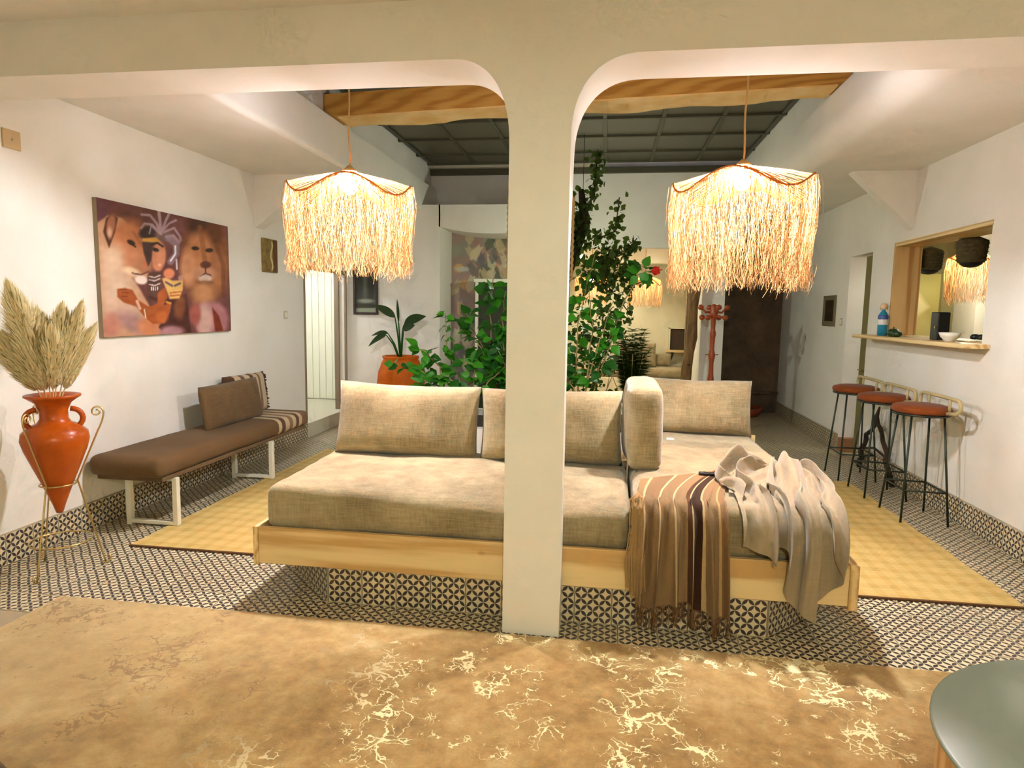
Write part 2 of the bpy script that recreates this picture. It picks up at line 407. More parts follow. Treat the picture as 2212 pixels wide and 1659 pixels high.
def plinth_poly(g=0.0):
    return [(-1.5, 3.36), (0.85, 3.36), (1.21, 3.72), (1.21, 5.62), (-1.89, 5.62), (-1.89, 3.75)]
def under(x, y):
    if y < 3.02 and -2.97 < x < 2.2: return True          # rug
    if -3.1 < x < -2.0 and 4.0 < y < 7.0: return True      # straw mats
    if 1.35 < x < 2.32 and 4.05 < y < 6.6: return True
    if -1.45 < x < 0.8 and 3.5 < y < 5.5: return True      # plinth
    if -1.85 < x < 1.2 and 3.8 < y < 5.5: return True
    return False
spots = []
for i in range(int((XR-XL)/T)+1):
    for j in range(int((11.4-1.6)/T)+1):
        x, y = XL+T*(i+0.5), 1.55+T*(j+0.5)
        if x > XR+0.09 or under(x, y): continue
        if not (-0.62 < (x+0.0)/max(y, 0.1)+0.0 < 0.62) and y < 3.0: continue
        vis = -1.15 < x/y < 0.66 and y > 2.9
        spots.append((0 if vis else 1, math.hypot(x, y), x, y))
spots.sort()
rest = MB(); single = 0
for a, d, x, y in spots:
    if x > XR-0.1:                       # the cut tiles along the right wall
        w_ = (XR-0.004)-(x-T/2)
        rest.add([((x-T/2)+(vx+T/2)*w_/T, vy+y, vz) for vx, vy, vz in TV], TF, [[(a_*w_/T, b_) for a_, b_ in q] for q in TU])
    elif single < 300:
        single += 1
        o = bpy.data.objects.new('tile', TILE); COL.objects.link(o); o.parent = slab; o.location = Vector((x, y, 0))-slab.location
    else: rest.add([(vx+x, vy+y, vz) for vx, vy, vz in TV], TF, TU)
obj('tile_field', rest, M['tile'], slab, kind='stuff')
def wall_tiles(parent, p0, d, n, nrm, z=0.1, run=None):
    """n tiles in a row from p0 along d, facing nrm; run = length they are cut to fill"""
    st = (run/n if run else T)
    up = Vector((0, 0, 1)); d = Vector(d).normalized(); nn = Vector(nrm).normalized()
    R = Matrix((d, up, nn)).transposed().to_4x4()
    if (d.cross(up)).dot(nn) < 0: R = Matrix((-d, up, nn)).transposed().to_4x4()
    for k in range(n):
        o = bpy.data.objects.new('tile', TILE); COL.objects.link(o); o.parent = parent
        p = Vector((p0[0], p0[1], z))+d*(st*(k+0.5)); o.matrix_local = Matrix.Translation(p-parent.location) @ R @ Matrix.Diagonal((st/T, 1, 1, 1))

# ---- walls
def wall_with_holes(name, X0, X1, y0, y1, z1, holes, m, smooth=False):
    """wall in a plane of constant X; holes = (y0,y1,z0,z1)"""
    mb = MB(); ys = sorted({y0, y1, *[h[0] for h in holes], *[h[1] for h in holes]})
    for a, b in zip(ys, ys[1:]):
        hs = [h for h in holes if h[0] <= a+1e-6 and h[1] >= b-1e-6]
        if not hs: mb.box(X0, X1, a, b, 0, z1)
        else:
            h = hs[0]
            if h[2] > 0.001: mb.box(X0, X1, a, b, 0, h[2])
            mb.box(X0, X1, a, b, h[3], z1)
    return struct(name, mb, m)
DL = (7.68, 9.0, 0.0, 2.12); DR = (7.75, 8.42, 0.0, 2.33); WR = (5.48, 7.20, 1.44, 2.37)
wall_with_holes('wall_left', XL-0.17, XL, -3.2, YB, 3.9, [DL], M['plaster'])
wall_with_holes('wall_right', XR, XR+0.22, -3.2, 11.4, 3.9, [DR, WR], M['plaster'])
struct('wall_rear', MB().box(XL-0.28, XR+0.22, -3.4, -3.2, 0, 3.1), M['plaster'])
struct('wall_cross', MB().box(XL-0.17, -2.34, YB, YB+0.7, 0, 3.07), M['plaster'])
struct('wall_far_right', MB().box(1.34, 1.66, 9.9, 11.4, 0, 3.6), M['plaster'])
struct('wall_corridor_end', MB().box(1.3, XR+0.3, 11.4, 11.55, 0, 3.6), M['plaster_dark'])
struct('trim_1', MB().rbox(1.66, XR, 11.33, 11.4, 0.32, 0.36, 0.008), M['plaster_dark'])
# wallpapered niche, header with a bowed lower edge
hd = [(-2.34-0.02, 3.07), (-2.34-0.02, 2.78)]
for k in range(17):
    x = -2.34+1.6*k/16; hd.append((x, 2.74-0.06*math.sin(PI*min(1, k/16*1.1))+0.03*math.exp(-k/2)))
hd += [(-0.7, 2.70), (-0.7, 3.07)]
struct('wall_niche_header', MB().prism(hd, 'y', YB, 9.85), M['plaster'], smooth=30)
struct('wall_niche_side', MB().box(-0.78, -0.62, 9.2, 9.75, 0, 2.75), M['plaster'])
# back wall over the opening to the far room and the upper wall of the roof well
mb = MB(); mb.box(-2.75, 1.9, 9.87, 10.05, 3.07, 3.78); mb.box(-0.7, 1.9, 9.87, 10.05, 2.57, 3.07)
struct('wall_well_back', mb, M['plaster'])
# far room
struct('wall_far_room', MB().box(-1.6, 1.9, 13.2, 13.4, 0, 3.2), M['plaster_cream'])
struct('wall_far_room_left', MB().box(-0.95, -0.8, 9.85, 13.2, 0, 3.2), M['plaster_cream'])
struct('wall_far_room_right', MB().box(1.66, 1.8, 11.4, 13.2, 0, 3.2), M['plaster_cream'])
struct('ceiling_far_room', MB().box(-1.2, 1.9, 10.05, 13.3, 2.95, 3.1), M['plaster'])
struct('trim_2', MB().box(-0.9, 1.66, 11.9, 12.2, 2.5, 2.95), M['plaster_cream'])

# ---- partition: beam, rounded arches and the pillar in one piece
def ell_row(z):
    """left and right edge of the pillar at height z"""
    l0, r0 = -0.486, -0.197
    xl, xr = l0, r0
    if z > 2.40:
        q = (z-2.40)/(ZS-2.40); xl = l0-0.29*(1-max(0, 1-q**2.4)**(1/2.4))
    if z > 2.42:
        q = (z-2.42)/(ZS-2.42); xr = r0+0.34*(1-max(0, 1-q**2.4)**(1/2.4))
    return xl, xr
def yback(z):
    q = min(1, max(0, (z-1.7)/1.0)); q = q*q*(3-2*q)
    return 3.312+(YP1-3.312)*q
zs = [0, 0.6, 1.2, 1.7, 1.85, 2.0, 2.1, 2.2, 2.3, 2.36]+[2.36+(ZS-2.36)*math.sin(PI/2*k/20) for k in range(1, 21)]
vs = []; fs = []
for z in zs:
    xl, xr = ell_row(z); yb = yback(z)
    vs += [(xl, YP0, z), (xr, YP0, z), (xr, yb, z), (xl, yb, z)]
for i in range(len(zs)-1):
    for k in range(4): fs.append((4*i+k, 4*i+(k+1) % 4, 4*i+4+(k+1) % 4, 4*i+4+k))
mb = MB().add(vs, fs)
mb.box(XL, XR, YP0, YP1, ZS, 3.9)
struct('wall_partition', mb, M['plaster'], smooth=35)

# ---- ceilings
struct('ceiling', MB().box(XL, XR, -3.2, YP0, ZN, ZN+0.15), M['plaster'])
def arc(cx, cz, r, a0, a1, n=8): return [(cx+r*math.cos(a0+(a1-a0)*k/n), cz+r*math.sin(a0+(a1-a0)*k/n)) for k in range(n+1)]
xa = -2.60
pl = [(XL, ZC)]+arc(xa-0.05, ZC+0.05, 0.05, -PI/2, 0, 5)+[(xa, 3.40), (xa-0.09, 3.41), (xa-0.09, 3.78), (XL, 3.78)]
struct('ceiling_left', MB().prism(pl, 'y', YP1, 9.87), M['plaster'], smooth=35)
xb = 1.72
pr = [(XR, ZC)]+arc(xb+0.2, ZC+0.2, 0.2, -PI/2, -PI, 9)+[(xb, 3.40), (xb+0.08, 3.41), (xb+0.08, 3.78), (XR, 3.78)]
struct('ceiling_right', MB().prism(pr, 'y', YP1, 11.4), M['plaster'], smooth=35)
# angled haunches between wall and ceiling
struct('trim_3', MB().prism([(XL, ZC), (XL, 2.46), (-3.02, ZC)], 'y', 6.6, 6.78), M['plaster'])
struct('trim_4', MB().prism([(XR, ZC), (XR, 2.46), (2.26, ZC)], 'y', 6.82, 6.96), M['plaster'])

# ---- roof over the well: timber beam, rafters, glazed steel grid
def knobbly(x0, x1, y0, y1, z0, z1, n=40, amp=0.02, seed=1, skew=0.0):
    r = np.random.default_rng(seed); mb = MB(); G = []
    for k in range(n+1):
        x = x0+(x1-x0)*k/n; d = amp*(math.sin(k*0.7+seed)+0.6*math.sin(k*0.31+2*seed)+r.normal()*0.15)
        k_ = skew*(1-k/n); G.append([(x, y0+k_, z0), (x, y0+k_, z1), (x, y1+k_, z1), (x, y1+d+k_, z0-0.004)])
    vs = [p for row in G for p in row]; fs = []
    for k in range(n):
        for q in range(4): fs.append((4*k+q, 4*k+(q+1) % 4, 4*k+4+(q+1) % 4, 4*k+4+q))
    fs += [(3, 2, 1, 0), tuple(4*n+q for q in range(4))]
    return mb.add(vs, fs)
bt = thing('roof_beam', 'amber timber roof beam spanning the glazed roof well', 'beam', (-0.4, 5.7, 3.42))
obj('beam', knobbly(-2.68, 1.79, 5.58, 5.84, 3.41, 3.61, skew=0.48), M['beam_wood'], bt)
obj('plaster_skim', knobbly(-2.55, 1.70, 5.60, 5.92, 3.398, 3.416, amp=0.04, seed=3, skew=0.46), mat('plaster_smeared', (214, 172, 96), 0.8, c2=(228, 200, 140), ns=3), bt)
tag(obj('hook_beam', knobbly(-2.68, 1.79, 4.12, 4.3, 3.42, 3.58, seed=5), M['beam_wood']), 'timber beam the two big raffia lamps hang from', 'beam')
for k, x in enumerate((-2.35, -1.75, -1.15, -0.6, 0.05, 0.7, 1.3)):
    tag(obj('rafter', MB().rbox(x-0.05, x+0.05, 3.56, 5.75, 3.62, 3.76, 0.008), M['rafter']), 'dark timber rafter resting on the roof beams', 'rafter', 'rafters between the roof beams')
struct('ceiling_boards', MB().box(-2.69, 1.8, YP1, 5.75, 3.76, 3.80), M['rafter'])
rf = thing('glazed_roof', 'dark glazed steel grid roof over the planted well', 'roof', (-0.4, 7.8, 3.74))
gx = [-2.62+0.63*k for k in range(8)]; gx[-1] = 1.76; gy = [5.92, 6.75, 7.55, 8.3, 9.1, 9.66]
for x in gx: obj('roof_bar', MB().box(x-0.022, x+0.022, 5.85, 9.7, 3.735, 3.79), M['roof_metal'], rf)
for y in gy: obj('roof_bar', MB().box(-2.69, 1.8, y-0.022, y+0.022, 3.73, 3.785), M['roof_metal'], rf)
for i in range(len(gx)-1):
    for j in range(len(gy)-1): obj('roof_pane', MB().box(gx[i]+0.02, gx[i+1]-0.02, gy[j]+0.02, gy[j+1]-0.02, 3.757, 3.763), M['roof_pane'], rf)
struct('trim_5', MB().box(-2.69, -0.2, 9.68, 9.87, 3.70, 3.79), M['plaster_well'])
struct('trim_6', MB().box(-2.69, 1.8, 9.80, 9.87, 3.62, 3.70), M['roof_metal'])

# ---- baseboards of patterned tile
def baseboard(name, mb): return struct(name, mb, M['grout'])
bl = baseboard('baseboard_left', MB().box(XL, XL+0.008, -3.0, 7.68, 0, 0.2)); 
wall_tiles(bl, (XL+0.02, 3.28), (0, 1, 0), 22, (1, 0, 0))
br_ = baseboard('baseboard_right', MB().box(XR-0.008, XR, -3.0, DR[0], 0, 0.2))
wall_tiles(br_, (XR-0.02, 4.15), (0, 1, 0), 18, (-1, 0, 0))
b2 = baseboard('baseboard_corridor', MB().box(XR-0.008, XR, DR[1], 11.4, 0, 0.2))
wall_tiles(b2, (XR-0.02, DR[1]), (0, 1, 0), 14, (-1, 0, 0))
# ---- left doorway: raised sill, frame, lit vestibule with a white plank wall
struct('trim_7', MB().box(-5.3, XL+0.005, DL[0]-0.01, DL[1]+0.01, -0.01, 0.18).box(-5.3, XL-0.17, 7.2, 9.95, -0.01, 0.179), mat('sill_cement', (206, 200, 176), 0.6))
d1 = struct('door_1', MB().box(-5.2, XL-0.17, 9.93, 9.96, 0.18, 2.6), mat('door_backing', (206, 202, 176), 0.5))
for k in range(12):
    x = -5.18+k*0.109
    obj('door_plank', MB().rbox(x, x+0.105, 9.90, 9.932, 0.185, 2.55, 0.006), M['white_paint'], d1)
fr_ = MB().rbox(XL-0.175, XL+0.012, DL[0]-0.005, DL[0]+0.028, 0.18, 2.15, 0.004).rbox(XL-0.02, XL+0.012, DL[1]-0.03, DL[1]+0.005, 0.18, 2.15, 0.004).rbox(XL-0.02, XL+0.012, DL[0], DL[1], 2.1, 2.15, 0.004).rbox(XL-0.17, XL-0.10, DL[1]-0.03, DL[1]+0.005, 0.18, 2.12, 0.004)
obj('door_frame', fr_, M['frame_grey'], d1)
struct('wall_vestibule', MB().box(-5.35, -5.2, 7.2, 9.96, 0, 2.7).box(-5.35, XL-0.17, 7.05, 7.2, 0, 2.7), M['plaster'])
struct('ceiling_vestibule', MB().box(-5.35, XL-0.17, 7.05, 9.96, 2.6, 2.75), M['plaster'])
gl = thing('globe_lamp', 'plain globe ceiling lamp inside the left vestibule', 'lamp', (-4.7, 8.4, 2.42))
obj('holder', MB().lathe([(0.03, 2.56), (0.06, 2.6)], (-4.7, 8.4, 0), 16), M['white_metal'], gl, True)
bm = bmesh.new(); bmesh.ops.create_icosphere(bm, subdivisions=2, radius=0.07)
obj('bulb', MB().add([(v.co.x-4.7, v.co.y+8.4, v.co.z+2.5) for v in bm.verts], [[v.index for v in f.verts] for f in bm.faces]), bulb_mat('vestibule_bulb', 110), gl, True); bm.free()
bulb_light(gl, (-4.7, 8.4, 2.5), 0.07, bpy.data.materials['vestibule_bulb'])
# ---- right doorway: reveal and half-open leaf
d2 = struct('door_2', MB().rbox(XR+0.08, XR+0.12, DR[0]+0.02, DR[1]-0.28, 0.02, 2.31, 0.004), mat('olive_door', (120, 108, 58), 0.6))
obj('door_handle', MB().tube([(XR+0.08, DR[0]+0.2, 1.02), (XR+0.04, DR[0]+0.2, 1.02), (XR+0.04, DR[0]+0.3, 1.02)], 0.008), M['brass'], d2)
struct('trim_8', MB().box(XR-0.0, XR+0.22, DR[1]-0.12, DR[1]+0.001, 0.0, 0.16), mat('clay_skirting', (150, 104, 66), 0.7))
# ---- right serving hatch: pine frame and shelf
w1 = struct('window_1', MB().rbox(XR-0.005, XR+0.25, WR[1]-0.03, WR[1], WR[2], WR[3], 0.003), M['pine_z'])
obj('frame_head', MB().rbox(XR-0.005, XR+0.30, WR[0], WR[1]-0.03, WR[3]-0.04, WR[3], 0.003), M['pine_y'], w1)
obj('frame_sill', MB().rbox(XR+0.02, XR+0.30, WR[0], WR[1]-0.03, WR[2]-0.0, WR[2]+0.012, 0.003), M['pine_y'], w1)
obj('frame_jamb', MB().rbox(XR+0.0, XR+0.25, WR[0], WR[0]+0.012, WR[2], WR[3], 0.003), M['white_paint'], w1)
# kitchen shell
struct('wall_kitchen_back', MB().box(XR+0.22, 6.4, 9.0, 9.15, 0, 3.1), M['olive'])
struct('wall_kitchen_side', MB().box(6.0, 6.15, 3.0, 9.0, 0, 3.1), M['plaster_cream'])
struct('wall_kitchen_front', MB().box(XR+0.22, 6.0, 2.9, 3.05, 0, 3.1), M['plaster_cream'])
struct('wall_kitchen_block', MB().box(4.28, 6.0, 8.5, 9.0, 0, 3.1), M['plaster'])
struct('ceiling_kitchen', MB().box(XR+0.22, 6.1, 3.0, 9.1, 2.75, 2.9), M['plaster'])
struct('floor_kitchen', MB().box(XR+0.22, 6.1, 3.0, 9.1, -0.1, 0.0), M['grout'])

# ================================================================== SOFT SHAPES
def vnoise(P, s, seed=0):
    """cheap smooth 3-d noise from sines, P (...,3)"""
    r = np.random.default_rng(seed); out = 0
    for k in range(5):
        d = r.normal(size=3); d /= np.linalg.norm(d); out = out+np.sin(P@d*s*(0.7+0.35*k)+r.uniform(0, 6.28))/(1+0.4*k)
    return out/2.2
def softbox(x0, x1, y0, y1, z0, z1, r=0.05, n=14, bulge=0.0, amp=0.006, seed=0, sag=None):
    c = np.array([(x0+x1)/2, (y0+y1)/2, (z0+z1)/2]); h = np.array([(x1-x0)/2, (y1-y0)/2, (z1-z0)/2]); mb = MB()
    idx = {}; vs = []; fs = []
    nn = [max(4, int(n*h[k]/h.max())) for k in range(3)]
    def lin_(N): return np.sort(np.unique(np.concatenate([np.linspace(-1, 1, N+1)])))
    for ax in range(3):
        a, b = (ax+1) % 3, (ax+2) % 3
        # finer towards the edges so the rounding reads
        def tt(k):
            e = r/h[k]; t = np.concatenate([[-1, -1+e*0.3, -1+e*0.7], np.linspace(-1+e*1.2, 1-e*1.2, nn[k]+1), [1-e*0.7, 1-e*0.3, 1]]); return t
        ta, tb = tt(a), tt(b)
        for sgn in (-1, 1):
            g = []
            for u in ta:
                row = []
                for w in tb:
                    p = np.zeros(3); p[ax] = sgn; p[a] = u; p[b] = w
                    key = tuple(np.round(p, 5))
                    if key not in idx: idx[key] = len(vs); vs.append(p)
                    row.append(idx[key])
                g.append(row)
            for i in range(len(ta)-1):
                for j in range(len(tb)-1): fs.append((g[i][j], g[i+1][j], g[i+1][j+1], g[i][j+1]))
    V = np.array(vs)*h; inner = np.clip(V, -(h-r), h-r); d = V-inner; L = np.linalg.norm(d, axis=1, keepdims=True); L[L == 0] = 1
    V = inner+d/L*r
    nrm = d/L
    if bulge:
        q = V/h
        for ax in range(3):
            a, b = (ax+1) % 3, (ax+2) % 3
            V[:, ax] += np.sign(q[:, ax])*bulge*np.clip(np.abs(q[:, ax])*1.2-0.2, 0, 1)*(1-np.clip(np.abs(q[:, a]), 0, 1)**2)*(1-np.clip(np.abs(q[:, b]), 0, 1)**2)
    V = V+c
    V += nrm*(amp*vnoise(V, 9, seed)[:, None]+amp*0.5*vnoise(V, 24, seed+5)[:, None])
    if sag: V[:, 2] += sag(V[:, 0], V[:, 1], (V[:, 2]-z0)/(z1-z0))
    return mb.add(V.tolist(), fs)
def pillow(w, h, t, n=26, p=2.6, seed=0, pinch=0.05, amp=0.008, box=0.0):
    """pillow lying in local XZ, thickness along Y, centred; returns array verts, faces"""
    us = np.linspace(-1, 1, n); vs = np.linspace(-1, 1, max(8, int(n*h/w)))
    us = np.sign(us)*np.abs(us)**0.8; vs = np.sign(vs)*np.abs(vs)**0.8
    U, Vv = np.meshgrid(us, vs, indexing='ij')
    prof = np.clip((1-np.abs(U)**p)*(1-np.abs(Vv)**p), 0, 1)**0.5
    prof = box*(prof > 0)+(1-box)*prof if box else prof
    X = U*w/2*(1-pinch*(1-Vv**2)*np.abs(U)**4*(-1)**0*0.6); Z = Vv*h/2*(1-pinch*(1-U**2)*np.abs(Vv)**4)
    out = []
    for s in (-1, 1):
        P = np.stack([X, s*t/2*prof, Z], -1)
        nz = vnoise(P+s*3.1, 7/max(w, .3), seed)*amp*1.5+vnoise(P*np.array([1.6, 1, 0.7])+s, 26, seed+2)*amp*0.6
        P[..., 1] += s*nz*prof**0.6; P[..., 0] += vnoise(P, 11, seed+9)*amp*0.5; P[..., 2] += vnoise(P, 12, seed+4)*amp*0.6
        out.append(P)
    n0, m0 = U.shape
    # share the outline
    for i in range(n0):
        for j in range(m0):
            if i in (0, n0-1) or j in (0, m0-1): out[1][i, j] = out[0][i, j]
    vs_ = np.concatenate([out[0].reshape(-1, 3), out[1].reshape(-1, 3)]); fs = []; K = n0*m0
    for i in range(n0-1):
        for j in range(m0-1):
            a = (i*m0+j, (i+1)*m0+j, (i+1)*m0+j+1, i*m0+j+1); fs.append(a)
            fs.append(tuple(K+q if (0 < q//m0 < n0-1 and 0 < q % m0 < m0-1) else q for q in reversed(a)))
    return vs_, fs
def place(vs, R, loc): return (np.asarray(vs)@np.array(R).T)+np.array(loc)
def rotm(rx=0, ry=0, rz=0): return np.array((Matrix.Rotation(rz, 3, 'Z') @ Matrix.Rotation(ry, 3, 'Y') @ Matrix.Rotation(rx, 3, 'X')))

# ================================================================== CLOTH
def drape(P, su, sv, boxes, steps=260, iters=8, floor=0.004):
    """position-based cloth started from P (n,m,3); every edge keeps the length it has in P; boxes = (centre, half, radius)"""
    P = P.copy(); V = np.zeros_like(P); dt = 0.016
    ln = lambda A, B: np.linalg.norm(B-A, axis=-1, keepdims=True)
    sl = [(np.s_[o:-1:2], np.s_[o+1::2]) for o in (0, 1)]+[(np.s_[:, o:-1:2], np.s_[:, o+1::2]) for o in (0, 1)]
    E = []
    for a, b in sl:
        n0 = min(P[a].shape[0], P[b].shape[0]); n1 = min(P[a].shape[1], P[b].shape[1]); E.append((a, b, n0, n1, ln(P[a][:n0, :n1], P[b][:n0, :n1]), 1.0))
    for a, b, k in ((np.s_[:-1, :-1], np.s_[1:, 1:], 0.15), (np.s_[1:, :-1], np.s_[:-1, 1:], 0.15), (np.s_[:-2], np.s_[2:], 0.35), (np.s_[:, :-2], np.s_[:, 2:], 0.2)):
        E.append((a, b, P[a].shape[0], P[a].shape[1], ln(P[a], P[b]), k))
    for s in range(steps):
        V[..., 2] -= 9.8*dt*0.5; V *= 0.93; Q = P+V*dt
        for it in range(iters):
            for a, b, n0, n1, L, k in E:
                A, B = Q[a][:n0, :n1], Q[b][:n0, :n1]; d = B-A; l = np.linalg.norm(d, axis=-1, keepdims=True)+1e-9; c = d*(0.5*k*(1-L/l)); A += c; B -= c
            for bc, bh, br in boxes:
                L = Q-bc; inner = np.clip(L, -(bh-br), bh-br); d = L-inner; l = np.linalg.norm(d, axis=-1, keepdims=True)
                hit = (l[..., 0] < br) & (l[..., 0] > 1e-6)
                if hit.any(): Q[hit] = (bc+inner+d/np.maximum(l, 1e-9)*br)[hit]
                deep = l[..., 0] <= 1e-6
                if deep.any(): Q[deep, 2] = bc[2]+bh[2]
            Q[..., 2] = np.maximum(Q[..., 2], floor)
        # what rests on top of the mattress sticks to it
        on = (Q[..., 2] < 0.69) & (Q[..., 2] > 0.66) & (Q[..., 1] > 3.45); Q[on, :2] = P[on, :2]
        V = (Q-P)/dt; P = Q
    return P
def thick_grid(G, t):
    """give a sheet thickness: offsets along vertex normals"""
    n = np.zeros_like(G); du = np.gradient(G, axis=0); dv = np.gradient(G, axis=1); n = np.cross(du, dv); n /= np.linalg.norm(n, axis=-1, keepdims=True)+1e-9
    return G+n*t

# ================================================================== DAYBED
pb = thing('tiled_plinth', 'tiled masonry plinth with angled corners under the daybed', 'plinth', (-0.3, 4.5, 0))
obj('core', MB().prism(plinth_poly(), 'z', 0.0, 0.2), M['grout'], pb)
wall_tiles(pb, (-1.5, 3.349), (1, 0, 0), 12, (0, -1, 0), 0.099, 2.35)
s2 = math.sqrt(0.5)
wall_tiles(pb, (-1.89-0.008, 3.75-0.008), (s2, -s2, 0), 3, (-s2, -s2, 0), 0.099, 0.39*math.sqrt(2))
wall_tiles(pb, (0.85+0.008, 3.36-0.008), (s2, s2, 0), 3, (s2, -s2, 0), 0.099, 0.36*math.sqrt(2))
BX0, BX1, BY0, BYM, BY1 = -1.93, 1.265, 3.325, 4.52, 5.72; SEAM = 0.16
bd = thing('daybed_frame', 'low pine daybed frame with knotty front board behind the pillar', 'bed', (-0.3, 4.5, 0.2))
obj('front_board', MB().rbox(BX0+0.03, BX1-0.045, BY0, BY0+0.028, 0.205, 0.415, 0.004), M['pine'], bd)
obj('side_board', MB().rbox(BX0, BX0+0.03, BY0-0.004, BYM, 0.195, 0.418, 0.004), M['pine_y'], bd)
obj('side_board', MB().rbox(BX1-0.045, BX1, BY0-0.004, BY1, 0.185, 0.418, 0.004), M['pine_y'], bd)
obj('back_board', MB().rbox(BX0, SEAM, BYM, BYM+0.03, 0.2, 0.62, 0.004), M['pine'], bd)
obj('back_board', MB().rbox(SEAM, BX1, BY1, BY1+0.03, 0.2, 0.62, 0.004), M['pine'], bd)
for k in range(9):
    y = 3.42+k*0.125
    if y < BYM-0.1: obj('slat', MB().rbox(BX0+0.03, SEAM, y, y+0.09, 0.352, 0.372, 0.003), M['pine'], bd)
for k in range(18):
    y = 3.42+k*0.125
    if y < BY1-0.1: obj('slat', MB().rbox(SEAM, BX1-0.045, y, y+0.09, 0.352, 0.372, 0.003), M['pine'], bd)
def sag1(x, y, q): return -0.055*q*np.exp(-((x+0.3)/0.75)**2)*np.clip((4.2-y)/0.8, 0, 1)+0.02*q*np.clip((-1.5-x)/0.4, 0, 1)*0
tag(obj('seat_mattress', softbox(BX0+0.046, SEAM-0.018, 3.37, 4.49, 0.384, 0.645, 0.06, 26, 0.02, 0.008, 1, sag1), M['linen'], smooth=True), 'long beige linen seat mattress with two back cushions on it', 'mattress')
tag(obj('chaise_mattress', softbox(SEAM+0.018, BX1-0.068, 3.37, 5.69, 0.382, 0.655, 0.06, 26, 0.015, 0.008, 4), M['linen'], smooth=True), 'beige linen chaise mattress with throw and crumpled cloth at its foot', 'mattress')
def cushion(name, label, w, h, t, loc, rx=0, ry=0, rz=0, m='linen', seed=0, p=3.2, group=None, pinch=0.05):
    vs, fs = pillow(w, h, t, 30, p, seed, pinch)
    o = obj(name, MB().add(place(vs, rotm(rx, ry, rz), loc).tolist(), fs), M[m], smooth=True)
    return tag(o, label, 'cushion', group)
cushion('back_cushion', 'wide beige linen back cushion at the free end of the daybed', 1.0, 0.50, 0.26, (-1.335, 4.29, 0.882), -0.2, 0.012, 0, seed=3, p=4)
cushion('back_cushion', 'beige linen back cushion half hidden behind the white pillar', 0.94, 0.49, 0.26, (-0.352, 4.29, 0.878), -0.2, -0.01, 0, seed=8, p=4)
tag(obj('side_cushion', softbox(0.145, 0.345, 4.04, 4.86, 0.668, 1.172, 0.05, 16, 0.022, 0.012, 5), M['linen'], smooth=True), 'beige linen cushion stood on edge between seat and chaise', 'cushion')
cushion('chaise_cushion', 'beige linen cushion propped at the head of the chaise', 0.82, 0.46, 0.24, (0.77, 5.52, 0.875), -0.2, 0.01, 0, seed=12, p=3.4)
# little white case and dark remote lying on the chaise
tag(obj('earphone_case', MB().rbox(0.475, 0.535, 5.1, 5.15, 0.655, 0.678, 0.01, 3), M['white_china'], smooth=40), 'small white earphone case lying on the chaise mattress', 'case')

# throw blanket and crumpled cloth: laid out as folded sheets, then settled by the cloth solver
boxes = [(np.array([(SEAM+BX1-0.06)/2, (3.365+5.7)/2, (0.372+0.667)/2]), np.array([(BX1-0.06-SEAM)/2+0.008, (5.7-3.365)/2+0.012, (0.667-0.372)/2+0.004]), 0.065),
         (np.array([(BX0+BX1)/2, 3.345, 0.31]), np.array([(BX1-BX0)/2+0.004, 0.03, 0.115]), 0.012)]
def over_edge(x, y, h, ye=3.42, zt=0.668, rr=0.06):
    """a point h above the mattress top; what runs past the front edge hangs down"""
    d = np.maximum(ye-y, 0); ph = np.minimum(d/rr, PI/2); hh = h+0.035*np.clip(d/0.12, 0, 1)
    yy = np.where(d > 0, ye-(rr+hh)*np.sin(ph), y); zz = np.where(d > 0, zt-rr+(rr+hh)*np.cos(ph)-np.maximum(d-rr*PI/2, 0), zt+h)
    return np.stack([x+0*yy, yy, zz], -1)
from mathutils.bvhtree import BVHTree
def surface_of(o):
    M4 = Matrix.Translation(root_loc(o)); return BVHTree.FromPolygons([M4 @ v.co for v in o.data.vertices], [tuple(p.vertices) for p in o.data.polygons])
def push_out(G, tr, gap, reach=0.07, rounds=6, border=None):
    """move the points of G that lie behind (or closer than gap to) the surface out along its normal, smoothing the push"""
    n, m = G.shape[:2]; G = G.copy()
    for _ in range(rounds):
        D = np.zeros_like(G); any_ = False
        for i in range(n):
            for j in range(m):
                c, nr, f, d = tr.find_nearest(Vector(G[i, j]), reach)
                if c is None: continue
                if border is not None and f in border: continue
                sg = (Vector(G[i, j])-c).dot(nr)
                if sg < gap: D[i, j] = np.array(nr)*(gap-sg); any_ = True
        if not any_: break
        mag = np.linalg.norm(D, axis=-1); S_ = D.copy()
        for a in (0, 1):                      # neighbours follow, so the sheet stays smooth
            for sh in (-1, 1):
                R_ = np.roll(D, sh, a); mk = np.linalg.norm(R_, axis=-1)*0.5 > np.linalg.norm(S_, axis=-1); S_[mk] = R_[mk]*0.5
        G = G+S_
    return G
CHAISE = surface_of(bpy.data.objects['chaise_mattress'])
nu, nv = 96, 70
u = np.linspace(0, 1, nu)[:, None]; v = np.linspace(0, 1, nv)[None, :]
